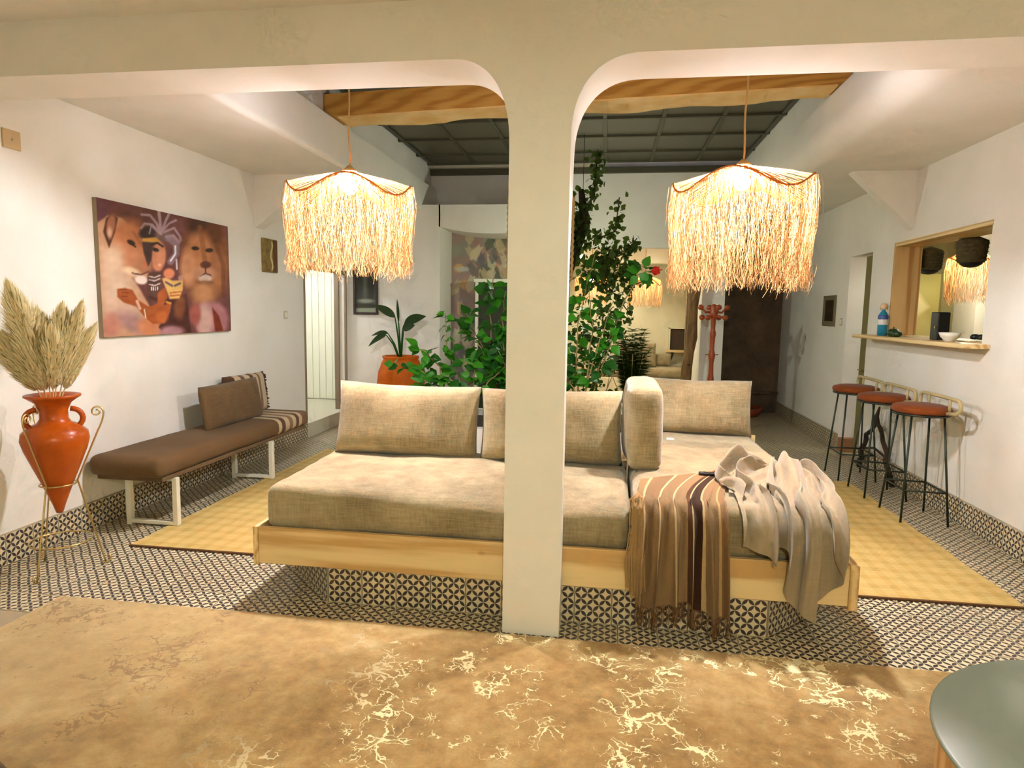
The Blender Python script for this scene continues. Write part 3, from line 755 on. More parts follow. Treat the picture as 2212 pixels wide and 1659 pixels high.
# each warp line runs from the spread upper edge over the front and down to the fringe
Sx, Sy = 0.22+0.86*u, 3.84+0.74*u-0.10*np.sin(PI*u); Ex = 0.185+0.44*u
t1 = np.clip(v/0.5, 0, 1); t2 = np.clip((v-0.5)/0.5, 0, 1)
bx_ = (1-t1)**2*Sx+2*t1*(1-t1)*(Ex+0.12*(Sx-Ex))+t1**2*Ex; by_ = (1-t1)**2*Sy+2*t1*(1-t1)*(3.42+0.45*(Sy-3.42))+t1**2*3.42
hem = 0.50+0.03*np.sin(u*9)+0.03*u
gx = bx_+t2*(0.01*np.sin(u*17)-0.015*(1-u)+0.03*u); gy = by_-t2*hem
am = 0.006+0.042*np.clip(v*1.5-0.25, 0, 1)
h = am*(1+np.sin(u*2*PI*5.2+0.8*np.sin(v*3)))*0.55+0.010*(1+np.sin(u*2*PI*11+v*4))*np.clip(v*1.3, 0, 1)+0.004
Gb = over_edge(gx+0.014*np.sin(u*2*PI*5.2+1.4)*t2, gy, h)
Gb = push_out(drape(Gb, None, None, boxes, 9, 5), CHAISE, 0.004)
bst = [(0, (158, 126, 86)), (0.06, (206, 176, 128)), (0.085, (142, 112, 78)), (0.24, (206, 180, 136)), (0.262, (148, 118, 82)), (0.40, (206, 180, 136)), (0.42, (152, 122, 86)),
       (0.55, (92, 58, 34)), (0.60, (206, 178, 130)), (0.62, (62, 38, 24)), (0.72, (200, 170, 122)), (0.745, (148, 118, 82)), (0.9, (196, 160, 108)), (0.925, (146, 112, 76))]
M['throw'] = stripes('striped_throw', 0, bst, 'UV')
tb = thing('throw_blanket', 'brown striped throw with fringed ends over the chaise foot', 'blanket', (0.5, 3.7, 0.2))
obj('blanket', MB().grid(Gb), M['throw'], tb, smooth=True)
fr = MB(); frm = mat('dark_brown_fringe', (112, 78, 46), 0.9)
for k in range(170):
    a = k/169*(nu-1); i = min(int(a), nu-2); q = a-i; p = Gb[i, -1]*(1-q)+Gb[i+1, -1]*q; L = 0.08+0.03*rng.random(); d = rng.normal(size=2)*0.012
    fr.tube([p+np.array([0, 0, 0.004]), p+np.array([d[0]*0.5, d[1]*0.2-0.003, -L*0.5]), p+np.array([d[0], d[1]*0.2-0.003, -L])], 0.0017, 3, cap=False)
obj('fringe', fr, frm, tb, kind='stuff')
# knotted tassels of the side edge, hanging between seat and chaise
ts = MB()
for k in range(110):
    j = int(nv*0.30+rng.random()*nv*0.28); p = Gb[0, j]; L = 0.20+0.10*rng.random(); d = rng.normal(size=3)
    e = np.array([0.185+0.022*d[0], 3.285+0.008*d[1], 0.45-L*0.9]); m_ = np.array([0.17+0.012*d[2], 3.295, 0.57])
    ts.tube([p+np.array([0, 0, 0.003]), np.array([0.176+0.016*d[2], 3.385+0.012*d[0], 0.679+0.004*d[1]]), np.array([0.174+0.014*d[2], 3.318+0.004*d[1], 0.642+0.008*d[0]]), m_, (m_+e)/2+np.array([0.01*d[0], -0.004, 0]), e], 0.0019, 3, cap=False)
obj('tassels', ts, mat('tan_tassel', (172, 136, 86), 0.9), tb, kind='stuff')
# crumpled cloth: a sheet gathered at one point, its folds running over the corner
nu2, nv2 = 150, 80
u = np.linspace(0, 1, nu2)[:, None]; v = np.linspace(0, 1, nv2)[None, :]
th = (-2.40+1.22*u)+0.05*np.sin(u*19)
x0c, y0c = 1.09, 4.40
reach = np.where(u < 0.12, 0.9, 1.0)*(1.36+0.06*np.sin(u*11+1)-0.30*np.clip((u-0.80)/0.2, 0, 1)-0.26*np.exp(-((u-0.06)/0.08)**2)-0.24*np.exp(-((u-0.45)/0.09)**2))
rad = 0.05+reach*v
px0 = x0c+rad*np.cos(th); py0 = y0c+rad*np.sin(th)*1.0
# keep the hanging part between the throw and the corner of the bed
lim = 0.665+0.505*u
bl_ = np.clip((rad-0.45)/0.5, 0, 1); gx = px0*(1-bl_)+(lim+0.03*np.sin(u*23))*bl_; gy = py0
fold = np.clip(rad/0.35, 0, 1)*(0.5+0.5*np.sin(u*2*PI*4.8+1.1*np.sin(v*4.0+u*3)))**1.4*0.11+0.022*(1+np.sin(u*2*PI*14+v*6+1))*np.clip(rad/0.5, 0, 1)
heap = 0.085*np.exp(-((rad-0.30)/0.22)**2)*(0.6+0.4*np.sin(u*9+2))+0.055*np.exp(-((v-0.34)/0.10)**2)*np.sin(u*13+1.0)**2+0.02*np.sin(v*21+u*8)*np.clip(1.6-v*3, 0, 1)
h = 0.016+fold*(1-0.35*np.clip((rad-0.9)/0.5, 0, 1))+np.maximum(heap, 0)
gx = gx+0.035*np.sin(u*2*PI*4.8+1.1*np.sin(v*4.0+u*3)+1.2)*np.clip(rad/0.6, 0, 1)
Gc = over_edge(gx, gy, h)
Gc = push_out(drape(Gc, None, None, boxes, 12, 5), CHAISE, 0.006)
fb = []                                       # the throw as a surface facing up and out
nb, mb_ = Gb.shape[:2]
for i in range(nb-1):
    for j in range(mb_-1): fb.append((i*mb_+j, (i+1)*mb_+j, (i+1)*mb_+j+1, i*mb_+j+1))
a_, b_, c_ = Gb[40, 10], Gb[41, 10], Gb[41, 11]
if np.cross(b_-a_, c_-a_)[2] < 0: fb = [f[::-1] for f in fb]
THROW = BVHTree.FromPolygons([Vector(p) for p in Gb.reshape(-1, 3)], fb)
Gc = push_out(Gc, THROW, 0.009, 0.09, 14)
tag(obj('crumpled_cloth', MB().grid(Gc), M['beige_cloth'], smooth=True), 'plain beige cotton cloth crumpled over the corner of the chaise', 'cloth')
rz_ = 0.0
for x_ in (0.58, 0.655, 0.73):
    c, nr, f, d = THROW.find_nearest(Vector((x_, 4.0, 0.70)), 0.2)
    if c is not None: rz_ = max(rz_, c.z)
rz_ = rz_+0.001 if rz_ else 0.686
rc = thing('remote_control', 'slim black remote control lying on the striped throw', 'remote', (0.655, 3.998, rz_))
obj('body', MB().rbox(0.57, 0.74, 3.98, 4.016, rz_, rz_+0.018, 0.006), M['black'], rc)
obj('button', MB().tube([(0.605, 3.998, rz_+0.017), (0.605, 3.998, rz_+0.0205)], 0.009, 10), M['dark_metal'], rc)

# ================================================================== MATS, RUG
def straw_mat(name, label, x0, x1, y0, y1):
    t = thing(name, label, 'mat', ((x0+x1)/2, (y0+y1)/2, 0))
    n, m = 14, 30; G = np.zeros((n, m, 3))
    for i in range(n):
        for j in range(m):
            x = x0+(x1-x0)*i/(n-1); y = y0+(y1-y0)*j/(m-1)
            e = 0.006*math.sin(y*9+x0) if i in (0, n-1) else 0
            G[i, j] = (x+e, y, 0.012+0.003*math.sin(x*7+y*2)*(0 if i in (0, n-1) else 1))
    mb = MB().grid(G, False); b = G.copy(); b[..., 2] = 0.0; k = n*m
    mb.add(b.reshape(-1, 3).tolist(), [])
    ring = [(i, 0) for i in range(n)]+[(n-1, j) for j in range(1, m)]+[(i, m-1) for i in range(n-2, -1, -1)]+[(0, j) for j in range(m-2, 0, -1)]
    for a in range(len(ring)):
        p, q = ring[a], ring[(a+1) % len(ring)]; mb.f.append([p[0]*m+p[1], q[0]*m+q[1], k+q[0]*m+q[1], k+p[0]*m+p[1]])
    obj('weave', mb, M['straw'], t)
    obj('bound_edge', MB().rbox(x0, x1, y0-0.012, y0+0.006, 0.0, 0.013, 0.003), M['straw_edge'], t)
straw_mat('straw_mat', 'yellow woven straw mat between the daybed and the long bench', -3.18, -1.96, 3.92, 7.1)
straw_mat('straw_mat', 'yellow checked straw mat between the daybed and the bar stools', 1.29, 2.40, 3.95, 6.75)
rg = MB().rbox(-2.98, 2.2, -0.6, 3.13, 0.0, 0.014, 0.005)
tag(obj('area_rug', rg, M['rug'], origin=(-0.35, 1.3, 0)), 'beige and gold marbled rug with branching veins in the foreground', 'rug')

# ================================================================== RAFFIA LAMPS
def raffia_lamp(name, label, loc, R=0.39, drop=0.50, cord=1.0, phase=0.0, nst=1150, seed=1, bulb='bulb', group=None, lobes=4, amp=0.05):
    """loc = bulb position"""
    r = np.random.default_rng(seed); bx, by, bz = loc
    t = thing(name, label, 'lamp', (bx, by, bz-drop-0.05), group)
    apex = bz+0.105
    def rim(a): return bz-0.03+amp*math.sin(lobes*a+phase)
    cord_m = MB(); pts = [(bx+0.004*math.sin(k*1.3), by, apex-0.01+cord*k/12) for k in range(13)]; cord_m.tube(pts, 0.006, 6)
    obj('cord', cord_m, M['rope'], t)
    obj('knot', MB().lathe([(0.012, 0.03), (0.028, 0.015), (0.05, -0.005), (0.035, -0.012), (0.0, -0.012)][::-1], (bx, by, apex), 12), M['rope'], t, True)
    # cap: radial raffia laid over the wire ring
    cap = MB(); n = 200
    for k in range(n):
        a = 2*PI*(k+0.3*r.random())/n; w = 2*PI/n*0.46; P = []
        for q in (0.06, 0.35, 0.7, 1.0):
            z = apex-0.005+(rim(a)-apex)*(q**1.25)+0.004*r.normal()*q
            for s in (-1, 1): P.append((bx+R*q*math.cos(a+s*w), by+R*q*math.sin(a+s*w), z))
        cap.add(P, [(0, 1, 3, 2), (2, 3, 5, 4), (4, 5, 7, 6)])
    obj('cap', cap, M['raffia_top'], t, kind='stuff')
    obj('rim_wire', MB().tube([(bx+R*math.cos(2*PI*k/72), by+R*math.sin(2*PI*k/72), rim(2*PI*k/72)) for k in range(72)], 0.0055, 6, True), M['raffia_top'], t, True)
    fr = MB()
    for k in range(nst):
        a = 2*PI*(k+r.random())/nst; rr = R*(1+0.015*r.normal()); L = drop*(0.90+0.12*r.random())+(rim(a)-bz)*0.75
        if r.random() < 0.08: L *= 1.07
        if r.random() < 0.03: rr *= 1.05
        tan = np.array([-math.sin(a), math.cos(a), 0]); rad = np.array([math.cos(a), math.sin(a), 0]); w = 0.0008+0.0008*r.random()
        p = np.array([bx, by, rim(a)])+rad*rr; ns = 10; ph = r.random()*6.28; fq = 2+3*r.random(); lean = r.normal()*0.026; P = []
        tw = r.random()*PI; kink = np.zeros(3)
        for q in range(ns+1):
            f = q/ns
            off = tan*(lean*f+0.010*math.sin(ph+fq*f*4)+(0.014*r.normal() if f > 0.8 else 0))+rad*(0.02*math.sin(PI*min(1, f*1.6))*(0.4+0.6*r.random()) - 0.03*f*f*r.random()+(0.014*r.normal() if f > 0.8 else 0))
            kink = kink+tan*r.normal()*0.0035+rad*r.normal()*0.003; c = p+off+kink+np.array([0, 0, -L*f]); d = (tan*math.cos(tw+f*1.5)+rad*math.sin(tw+f*1.5))*w*(1-0.3*f)
            P += [c-d, c+d]
        fr.add(P, [(2*q, 2*q+1, 2*q+3, 2*q+2) for q in range(ns)])
    obj('fringe', fr, M['raffia'], t, kind='stuff')
    obj('socket', MB().lathe([(0.018, 0.045), (0.02, 0.10), (0.01, 0.11)], (bx, by, bz), 12), M['rope'], t, True)
    bm = bmesh.new(); bmesh.ops.create_icosphere(bm, subdivisions=2, radius=0.05)
    b = MB().add([(v.co.x+bx, v.co.y+by, v.co.z+bz) for v in bm.verts], [[v.index for v in f.verts] for f in bm.faces]); bm.free()
    obj('bulb', b, M[bulb], t, True); bulb_light(t, loc, 0.05, M[bulb])
    return t
raffia_lamp('raffia_lamp', 'lit raffia fringe pendant lamp over the free end of the daybed', (-1.69, 4.2, 2.42), 0.39, 0.555, 0.93, 0.25, seed=1)
raffia_lamp('raffia_lamp', 'lit raffia fringe pendant lamp over the chaise', (0.77, 4.2, 2.42), 0.40, 0.62, 0.93, 2.89, seed=2)
# lamp of the near room, behind the photographer
raffia_lamp('raffia_lamp', 'lit raffia fringe pendant lamp of the rug room', (0.25, -0.9, 2.45), 0.39, 0.5, 0.53, 0.5, 500, seed=3, bulb='bulb_near')
raffia_lamp('raffia_lamp', 'small lit raffia lamp above the far sofa', (0.60, 11.5, 2.17), 0.27, 0.44, 0.7, 0.3, 420, seed=4, bulb='bulb_far')
raffia_lamp('raffia_lamp', 'small lit raffia lamp glowing behind the climbing ivy', (-0.30, 11.6, 2.2), 0.27, 0.44, 0.7, 2.0, 420, seed=5, bulb='bulb_far')
raffia_lamp('raffia_lamp', 'lit raffia fringe lamp seen through the serving hatch', (3.93, 8.0, 2.30), 0.21, 0.5, 0.36, 2.0, 420, seed=6, bulb='bulb_kitchen', amp=0.02)

# ================================================================== LEFT SIDE: BENCH, VASE, PICTURES
bn = thing('long_bench', 'long bench with brown wool seat on white metal legs', 'bench', (-3.38, 5.2, 0))
seatm = stripes('bench_wool', 1, [(0, (112, 86, 56)), (0.735, (212, 190, 150)), (0.765, (112, 80, 60)), (0.80, (206, 182, 146)), (0.835, (150, 116, 90)), (0.865, (212, 190, 150)), (0.895, (112, 80, 60)), (0.925, (206, 182, 146)), (0.955, (132, 98, 72))], 'Object', -1.06, 1.24)
obj('seat', softbox(-3.67, -3.10, 4.14, 6.52, 0.405, 0.555, 0.055, 20, 0.012, 0.007, 6), seatm, bn, True)
obj('seat_board', MB().rbox(-3.64, -3.12, 4.2, 6.46, 0.375, 0.407, 0.004), M['brown_fabric'], bn)
for y in (4.34, 5.74):
    g = 0.02
    # the wall-side post reaches the tiles, the other one stands on the edge of the straw mat
    obj('leg_frame', MB().rbox(-3.52, -3.48, y-g, y+g, 0.0, 0.376, 0.003).rbox(-3.14, -3.10, y-g, y+g, 0.0135, 0.376, 0.003).rbox(-3.48, -3.14, y-g, y+g, 0.0155, 0.043, 0.003).rbox(-3.48, -3.14, y-g, y+g, 0.35, 0.376, 0.003), M['white_metal'], bn)
cushion('wool_cushion', 'plain brown wool cushion on the long bench', 0.94, 0.40, 0.13, (-3.425, 5.62, 0.742), -0.16, 0, PI/2, 'brown_fabric', 21, 5, pinch=0.03)
M['strip_cushion'] = stripes('striped_wool', 1, [(0, (92, 64, 44)), (0.22, (206, 182, 148)), (0.34, (128, 96, 76)), (0.42, (212, 190, 156)), (0.52, (104, 74, 56)), (0.60, (206, 182, 148)), (0.70, (140, 108, 84)), (0.76, (206, 184, 150)), (0.88, (80, 46, 28))], 'Object', -0.42, 0.42)
c2 = cushion('wool_cushion', 'striped wool cushion with dark fringe leaning behind the brown one', 0.76, 0.42, 0.11, (-3.592, 6.135, 0.752), -0.10, 0, PI/2, 'strip_cushion', 23, 5, pinch=0.03)
fz = MB()
for k in range(60):
    z = 0.57+0.36*k/59; p = np.array([-3.592-0.10*(z-0.752), 6.505, z]); d = rng.normal(size=3)*0.006
    fz.tube([p, p+np.array([0.005+d[0], 0.03+d[1], -0.01+d[2]])], 0.006, 4)
obj('cushion_fringe', fz, mat('dark_fringe', (84, 48, 28), 0.9), c2, kind='stuff')

# amphora in its wire stand
VX, VY = -3.29, 3.485
am = thing('amphora_vase', 'orange terracotta amphora with two handles in a brass stand', 'vase', (VX, VY, 0.36))
prof = [(0.0, 0.36), (0.018, 0.365), (0.035, 0.42), (0.075, 0.53), (0.125, 0.66), (0.163, 0.76), (0.178, 0.82), (0.172, 0.865), (0.13, 0.905), (0.088, 0.925), (0.074, 0.95), (0.074, 1.0), (0.095, 1.045), (0.135, 1.075), (0.146, 1.083), (0.146, 1.093), (0.135, 1.095), (0.10, 1.07), (0.06, 1.02), (0.055, 0.94)]
obj('body', MB().lathe(prof, (VX, VY, 0), 40), M['terracotta'], am, True)
hd_ = np.array([0.62, -0.785])       # handles lie across the view
for s in (-1, 1):
    pts = []
    for k in range(11):
        a = -PI/2+PI*k/10; rr = 0.085+0.062*math.cos(a); zz = 0.945+0.06*math.sin(a); pts.append((VX+s*rr*0.80, VY+s*rr*0.6, zz))
    obj('handle', MB().tube(pts, 0.016, 10), M['terracotta'], am, True)
st = thing('brass_plant_stand', 'three-legged brass wire stand with scrolled tops around the amphora', 'stand', (VX, VY, 0))
def ring(r, z): return [(VX+r*math.cos(2*PI*k/40), VY+r*math.sin(2*PI*k/40), z) for k in range(40)]
obj('upper_ring', MB().tube(ring(0.095, 0.545), 0.005, 8, True), M['brass'], st, True)
obj('lower_ring', MB().tube(ring(0.165, 0.19), 0.005, 8, True), M['brass'], st, True)
for a in (0.66, 0.66+2*PI/3, 0.66+4*PI/3):
    dx, dy = math.cos(a), math.sin(a); pts = []
    for k in range(7): q = k/6; pts.append((0.225-0.125*q, 0.012+0.545*q))
    for k in range(1, 7): q = k/6; pts.append((0.10+0.12*q, 0.557+0.30*q))
    for k in range(1, 5): q = k/4; pts.append((0.22+0.035*math.sin(q*PI/2), 0.857+0.12*q))
    for k in range(1, 13): q = k/12; rr = 0.036*(1-0.72*q); an = q*2.6*PI; pts.append((0.219+rr*math.cos(an)-0.0, 0.977+rr*math.sin(an)))
    foot = [(0.225+0.03*math.cos(b), 0.037-0.03*math.sin(b)+0.0) for b in (2.4, 1.6, 0.8, 0.1, -0.9)][::-1]
    obj('leg', MB().tube([(VX+r_*dx, VY+r_*dy, z) for r_, z in pts], 0.0052, 8), M['brass'], st, True)
    obj('foot_scroll', MB().tube([(VX+r_*dx, VY+r_*dy, max(z, 0.006)) for r_, z in foot]+[(VX+0.225*dx, VY+0.225*dy, 0.012)], 0.005, 8), M['brass'], st, True)
# pampas plumes, one object each
def plume(label, top, basep, fat, seed):
    r = np.random.default_rng(seed); t = thing('pampas_plume', label, 'dried plume', basep, 'pampas plumes in the amphora')
    B, Tp = np.array(basep), np.array(top); n = 9; pts = [B+(Tp-B)*(k/n)+np.array([0, 0, 0.05*math.sin(PI*k/n)]) for k in range(n+1)]
    obj('stem', MB().tube(pts, [0.004-0.0003*k for k in range(n+1)], 5), M['pampas'], t)
    core = MB(); prof = []
    for k in range(13): q = k/12; prof.append(fat*0.7*(math.sin(PI*min(1, (q*0.92+0.06)))**0.7)*(1-0.35*q)+0.003)
    core.tube([B+(Tp-B)*(0.38+0.62*k/12)+np.array([0, 0, 0.05*math.sin(PI*(0.38+0.62*k/12))]) for k in range(13)], prof, 9)
    obj('plume_core', core, M['pampas'], t, True)
    fl = MB()
    for k in range(1800):
        q = 0.17+0.81*r.random(); c = B+(Tp-B)*q+np.array([0, 0, 0.05*math.sin(PI*q)]); s = (q-0.17)/0.81
        w = fat*(math.sin(PI*min(1, s*0.92+0.08))**0.7)*(1-0.3*s)
        d = r.normal(size=3); ax = (Tp-B)/np.linalg.norm(Tp-B); d -= ax*d.dot(ax); d /= np.linalg.norm(d)
        p1 = c+d*w*0.6; p2 = c+d*w*(1.1+0.6*r.random())+ax*(0.05+0.06*r.random())+np.array([0, 0, -0.012*r.random()]); sd = np.cross(d, ax)*0.0028
        pm = (p1+p2)/2+d*0.008
        fl.add([p1-sd, p1+sd, pm+sd*1.4, pm-sd*1.4, p2], [(0, 1, 2, 3), (3, 2, 4)])
    obj('plume_hair', fl, M['pampas'], t, kind='stuff')
b0 = (VX, VY, 1.03)
PL = [(-0.165, 0.615, -0.05, 0.085, 'tallest and fattest cream pampas plume in the orange amphora'),
      (-0.05, 0.46, 0.05, 0.075, 'upright cream pampas plume next to the tallest one in the amphora'),
      (0.07, 0.485, 0.02, 0.07, 'broad cream pampas plume standing in the middle of the bunch'),
      (0.165, 0.50, -0.02, 0.05, 'slim pampas plume leaning towards the canvas print'),
      (0.215, 0.36, 0.02, 0.042, 'thinnest pampas plume, bent low towards the bench'),
      (-0.245, 0.34, 0.02, 0.075, 'short bushy pampas plume spreading away from the bench'),
      (0.02, 0.36, -0.10, 0.07, 'short pampas plume at the amphora rim facing the rug'),
      (-0.13, 0.32, -0.06, 0.075, 'shortest bushy pampas plume below the tallest one')]
for k, (dx, dz, dy, fat, lb) in enumerate(PL):
    u_ = np.array([0.78, 0.62, 0]); w_ = np.array([0.62, -0.78, 0])     # along the wall / toward the room
    tp = np.array([VX, VY, 1.09+dz])+u_*dx+w_*(-dy)*0.8
    plume(lb, tuple(tp), tuple(np.array(b0)+u_*dx*0.15), fat, 40+k)

# ---- painted prints: colours computed on a fine grid of the canvas
class Canvas:
    def __init__(s, X, Y, c): s.X, s.Y = X, Y; s.C = np.ones(X.shape+(3,))*np.array(c, float)
    def put(s, a, c): s.C = s.C*(1-a[..., None])+np.array(c, float)*a[..., None]
    def ell(s, cx, cy, rx, ry, c, ang=0, soft=0.25, op=1):
        dx, dy = s.X-cx, s.Y-cy; ca, sa = math.cos(ang), math.sin(ang); d = np.hypot((dx*ca+dy*sa)/rx, (-dx*sa+dy*ca)/ry)
        s.put(np.clip((1-d)/soft+0.5, 0, 1)*op, c)
    def poly(s, pts, c, soft=14, op=1):
        n = len(pts); inside = np.zeros(s.X.shape, bool); dist = np.full(s.X.shape, 1e9)
        for i in range(n):
            x0, y0 = pts[i]; x1, y1 = pts[(i+1) % n]
            cond = ((y0 > s.Y) != (y1 > s.Y)) & (s.X < (x1-x0)*(s.Y-y0)/((y1-y0) or 1e-9)+x0); inside ^= cond
            t = np.clip(((s.X-x0)*(x1-x0)+(s.Y-y0)*(y1-y0))/((x1-x0)**2+(y1-y0)**2+1e-9), 0, 1); dist = np.minimum(dist, np.hypot(s.X-x0-t*(x1-x0), s.Y-y0-t*(y1-y0)))
        s.put(np.clip(np.where(inside, dist, -dist)/soft+0.5, 0, 1)*op, c)
    def stroke(s, pts, w, c, op=1):
        d = np.full(s.X.shape, 1e9)
        for (x0, y0), (x1, y1) in zip(pts, pts[1:]):
            t = np.clip(((s.X-x0)*(x1-x0)+(s.Y-y0)*(y1-y0))/((x1-x0)**2+(y1-y0)**2+1e-9), 0, 1); d = np.minimum(d, np.hypot(s.X-x0-t*(x1-x0), s.Y-y0-t*(y1-y0)))
        s.put(np.clip((w-d)/(w*0.6)+0.5, 0, 1)*op, c)
    def mottle(s, amp, sc, seed):
        P = np.stack([s.X, s.Y, s.X*0.3+s.Y*0.2], -1); s.C += amp*vnoise(P, sc, seed)[..., None]
def paint_obj(name, G, C, m, parent=None):
    """G (n,m,3) grid of points with colours C (n,m,3) sRGB 0-255"""
    n, k = G.shape[:2]; mb = MB().grid(G, False); o = obj(name, mb, m, parent); me = o.data
    ca = me.color_attributes.new('paint', 'FLOAT_COLOR', 'POINT'); c = np.clip(C.reshape(-1, 3)/255, 0, 1)
    l = np.where(c <= 0.04045, c/12.92, ((c+0.055)/1.055)**2.4); buf = np.ones((n*k, 4)); buf[:, :3] = l
    ca.data.foreach_set('color', buf.ravel()); return o
PY0, PY1, PZ0, PZ1 = 4.36, 6.02, 1.395, 2.40
nu, nv = 230, 140
Ug, Vg = np.meshgrid(np.linspace(0, 1, nu), np.linspace(0, 1, nv), indexing='ij')
def homog(src, dst):
    A = []; b = []
    for (x, y), (X_, Y_) in zip(src, dst):
        A += [[x, y, 1, 0, 0, 0, -x*X_, -y*X_], [0, 0, 0, x, y, 1, -x*Y_, -y*Y_]]; b += [X_, Y_]
    return np.append(np.linalg.solve(np.array(A, float), np.array(b, float)), 1).reshape(3, 3)
Hm = homog([(0, 1), (1, 1), (1, 0), (0, 0)], [(65, 105), (1440, 450), (1468, 1545), (110, 1590)])   # sketch frame of the design
q = np.stack([Ug, Vg, np.ones_like(Ug)], -1)@Hm.T
cv = Canvas(q[..., 0]/q[..., 2], q[..., 1]/q[..., 2], (112, 64, 60))
cv.mottle(10, 0.012, 1)
cv.ell(1400, 600, 160, 400, (132, 80, 90), soft=0.6); cv.ell(520, 330, 300, 120, (104, 62, 52), soft=0.8); cv.ell(100, 240, 90, 140, (104, 58, 66), soft=0.8)
cv.poly([(60, 380), (180, 300), (330, 330), (480, 480), (560, 650), (620, 760), (600, 900), (580, 1000), (480, 1000), (430, 960), (520, 1100), (600, 1250), (700, 1500), (720, 1570), (110, 1600), (60, 700)], (196, 150, 118), 24)
cv.ell(390, 600, 220, 250, (192, 120, 78), soft=0.5); cv.ell(420, 740, 180, 130, (204, 134, 96), soft=0.7)
cv.ell(220, 780, 120, 190, (214, 180, 150), soft=0.9); cv.ell(270, 1130, 170, 210, (214, 182, 156), soft=0.9); cv.ell(330, 1330, 190, 120, (208, 170, 148), soft=0.8)
cv.ell(430, 1440, 190, 90, (168, 128, 124), 0.5, 0.8); cv.ell(610, 1500, 140, 95, (204, 128, 88), 0.4, 0.6); cv.ell(180, 1470, 110, 130, (186, 124, 104), soft=0.8)
cv.ell(540, 830, 110, 90, (184, 122, 88), 0.2, 0.6); cv.ell(420, 890, 90, 40, (226, 194, 156), 0.3, 0.8)
cv.poly([(130, 470), (165, 330), (225, 280), (290, 330), (255, 480), (190, 640)], (84, 42, 22)); cv.ell(215, 400, 46, 110, (170, 108, 78), 0.15, 0.5); cv.ell(200, 480, 26, 60, (206, 160, 130), 0, 0.9)
cv.ell(425, 590, 46, 24, (60, 36, 14), 0.5, 0.5); cv.stroke([(430, 610), (470, 635)], 8, (50, 28, 12)); cv.stroke([(430, 910), (520, 932), (600, 900)], 9, (120, 68, 66))
cv.ell(524, 985, 66, 46, (232, 212, 200), 0.2, 0.4); cv.poly([(540, 800), (630, 800), (600, 850), (560, 840)], (196, 110, 70)); cv.stroke([(450, 480), (560, 650), (620, 780)], 14, (150, 92, 58), 0.6)
cv.ell(620, 500, 110, 75, (66, 46, 46), soft=0.4); cv.ell(770, 520, 90, 70, (128, 96, 94), soft=0.5)
for pts, w in (([(740, 510), (700, 400), (630, 310), (540, 300)], 12), ([(740, 500), (735, 380), (720, 260)], 16), ([(750, 480), (790, 380), (830, 300)], 14), ([(760, 470), (830, 400), (900, 370)], 12), ([(770, 490), (880, 450), (940, 540), (950, 580)], 12),
               ([(740, 500), (650, 410), (570, 395), (535, 440)], 12), ([(720, 500), (640, 420), (620, 500)], 8), ([(800, 540), (870, 530), (930, 600)], 16)): cv.stroke(pts, w, (176, 148, 156), 0.85)
cv.stroke([(830, 560), (900, 620), (900, 720), (840, 800)], 34, (150, 126, 140), 0.8); cv.stroke([(890, 640), (890, 720), (840, 790)], 10, (236, 226, 230)); cv.stroke([(900, 780), (905, 880)], 9, (214, 196, 204))
cv.poly([(540, 575), (650, 590), (645, 760), (600, 850), (555, 700)], (78, 54, 50)); cv.poly([(545, 548), (690, 540), (745, 595), (640, 592), (545, 582)], (212, 158, 74))
cv.ell(715, 745, 74, 155, (212, 138, 102), 0.08, 0.25); cv.ell(683, 672, 36, 20, (52, 34, 32), 0.3, 0.5); cv.stroke([(640, 612), (700, 600), (760, 640)], 10, (56, 36, 34)); cv.ell(722, 832, 20, 16, (240, 176, 150), 0, 0.8)
cv.poly([(610, 910), (740, 900), (720, 1040), (720, 1200), (600, 1230), (580, 1080)], (92, 58, 48))
for y in (950, 985, 1035): cv.stroke([(610, y), (665, y+14), (722, y-8)], 7, (214, 186, 178))
for x in (632, 652, 674, 696): cv.stroke([(x, 1065), (x, 1095)], 5, (232, 208, 196))
cv.poly([(600, 1160), (850, 1200), (1000, 1140), (1050, 1570), (760, 1570), (700, 1490), (830, 1330)], (74, 34, 30), 20); cv.ell(930, 1280, 60, 130, (126, 72, 44), 0.1, 0.6)
cv.ell(1210, 800, 260, 440, (142, 86, 52), soft=0.4); cv.ell(1135, 430, 120, 110, (76, 42, 26), soft=0.7); cv.ell(1290, 520, 90, 120, (104, 58, 34), soft=0.7)
cv.ell(1150, 740, 140, 240, (198, 128, 82), soft=0.5); cv.ell(1020, 870, 80, 190, (208, 144, 104), soft=0.6); cv.ell(1330, 900, 90, 220, (176, 112, 72), soft=0.7); cv.stroke([(1150, 450), (1180, 650), (1200, 800)], 26, (148, 88, 54), 0.6)
cv.ell(1100, 668, 40, 20, (56, 34, 20), 0.1, 0.5); cv.ell(1245, 692, 40, 22, (56, 34, 20), 0, 0.5); cv.ell(1200, 935, 110, 80, (196, 138, 108), soft=0.5); cv.ell(1205, 842, 56, 38, (104, 56, 42), soft=0.4)
cv.stroke([(1205, 880), (1205, 930), (1150, 965)], 7, (96, 54, 44)); cv.stroke([(1205, 930), (1260, 955)], 7, (96, 54, 44)); cv.ell(1200, 988, 66, 40, (216, 188, 174), soft=0.4); cv.ell(1200, 1030, 80, 22, (96, 56, 44), 0, 0.7, 0.7)
cv.ell(1180, 1140, 120, 120, (192, 132, 88), soft=0.8); cv.stroke([(1320, 650), (1390, 850), (1390, 1150)], 22, (116, 66, 40), 0.6)
cv.poly([(745, 975), (790, 965), (850, 1000), (920, 1000), (965, 945), (965, 1090), (925, 1190), (825, 1195), (790, 1100)], (222, 174, 100)); cv.ell(820, 925, 58, 54, (220, 136, 100), 0, 0.4)
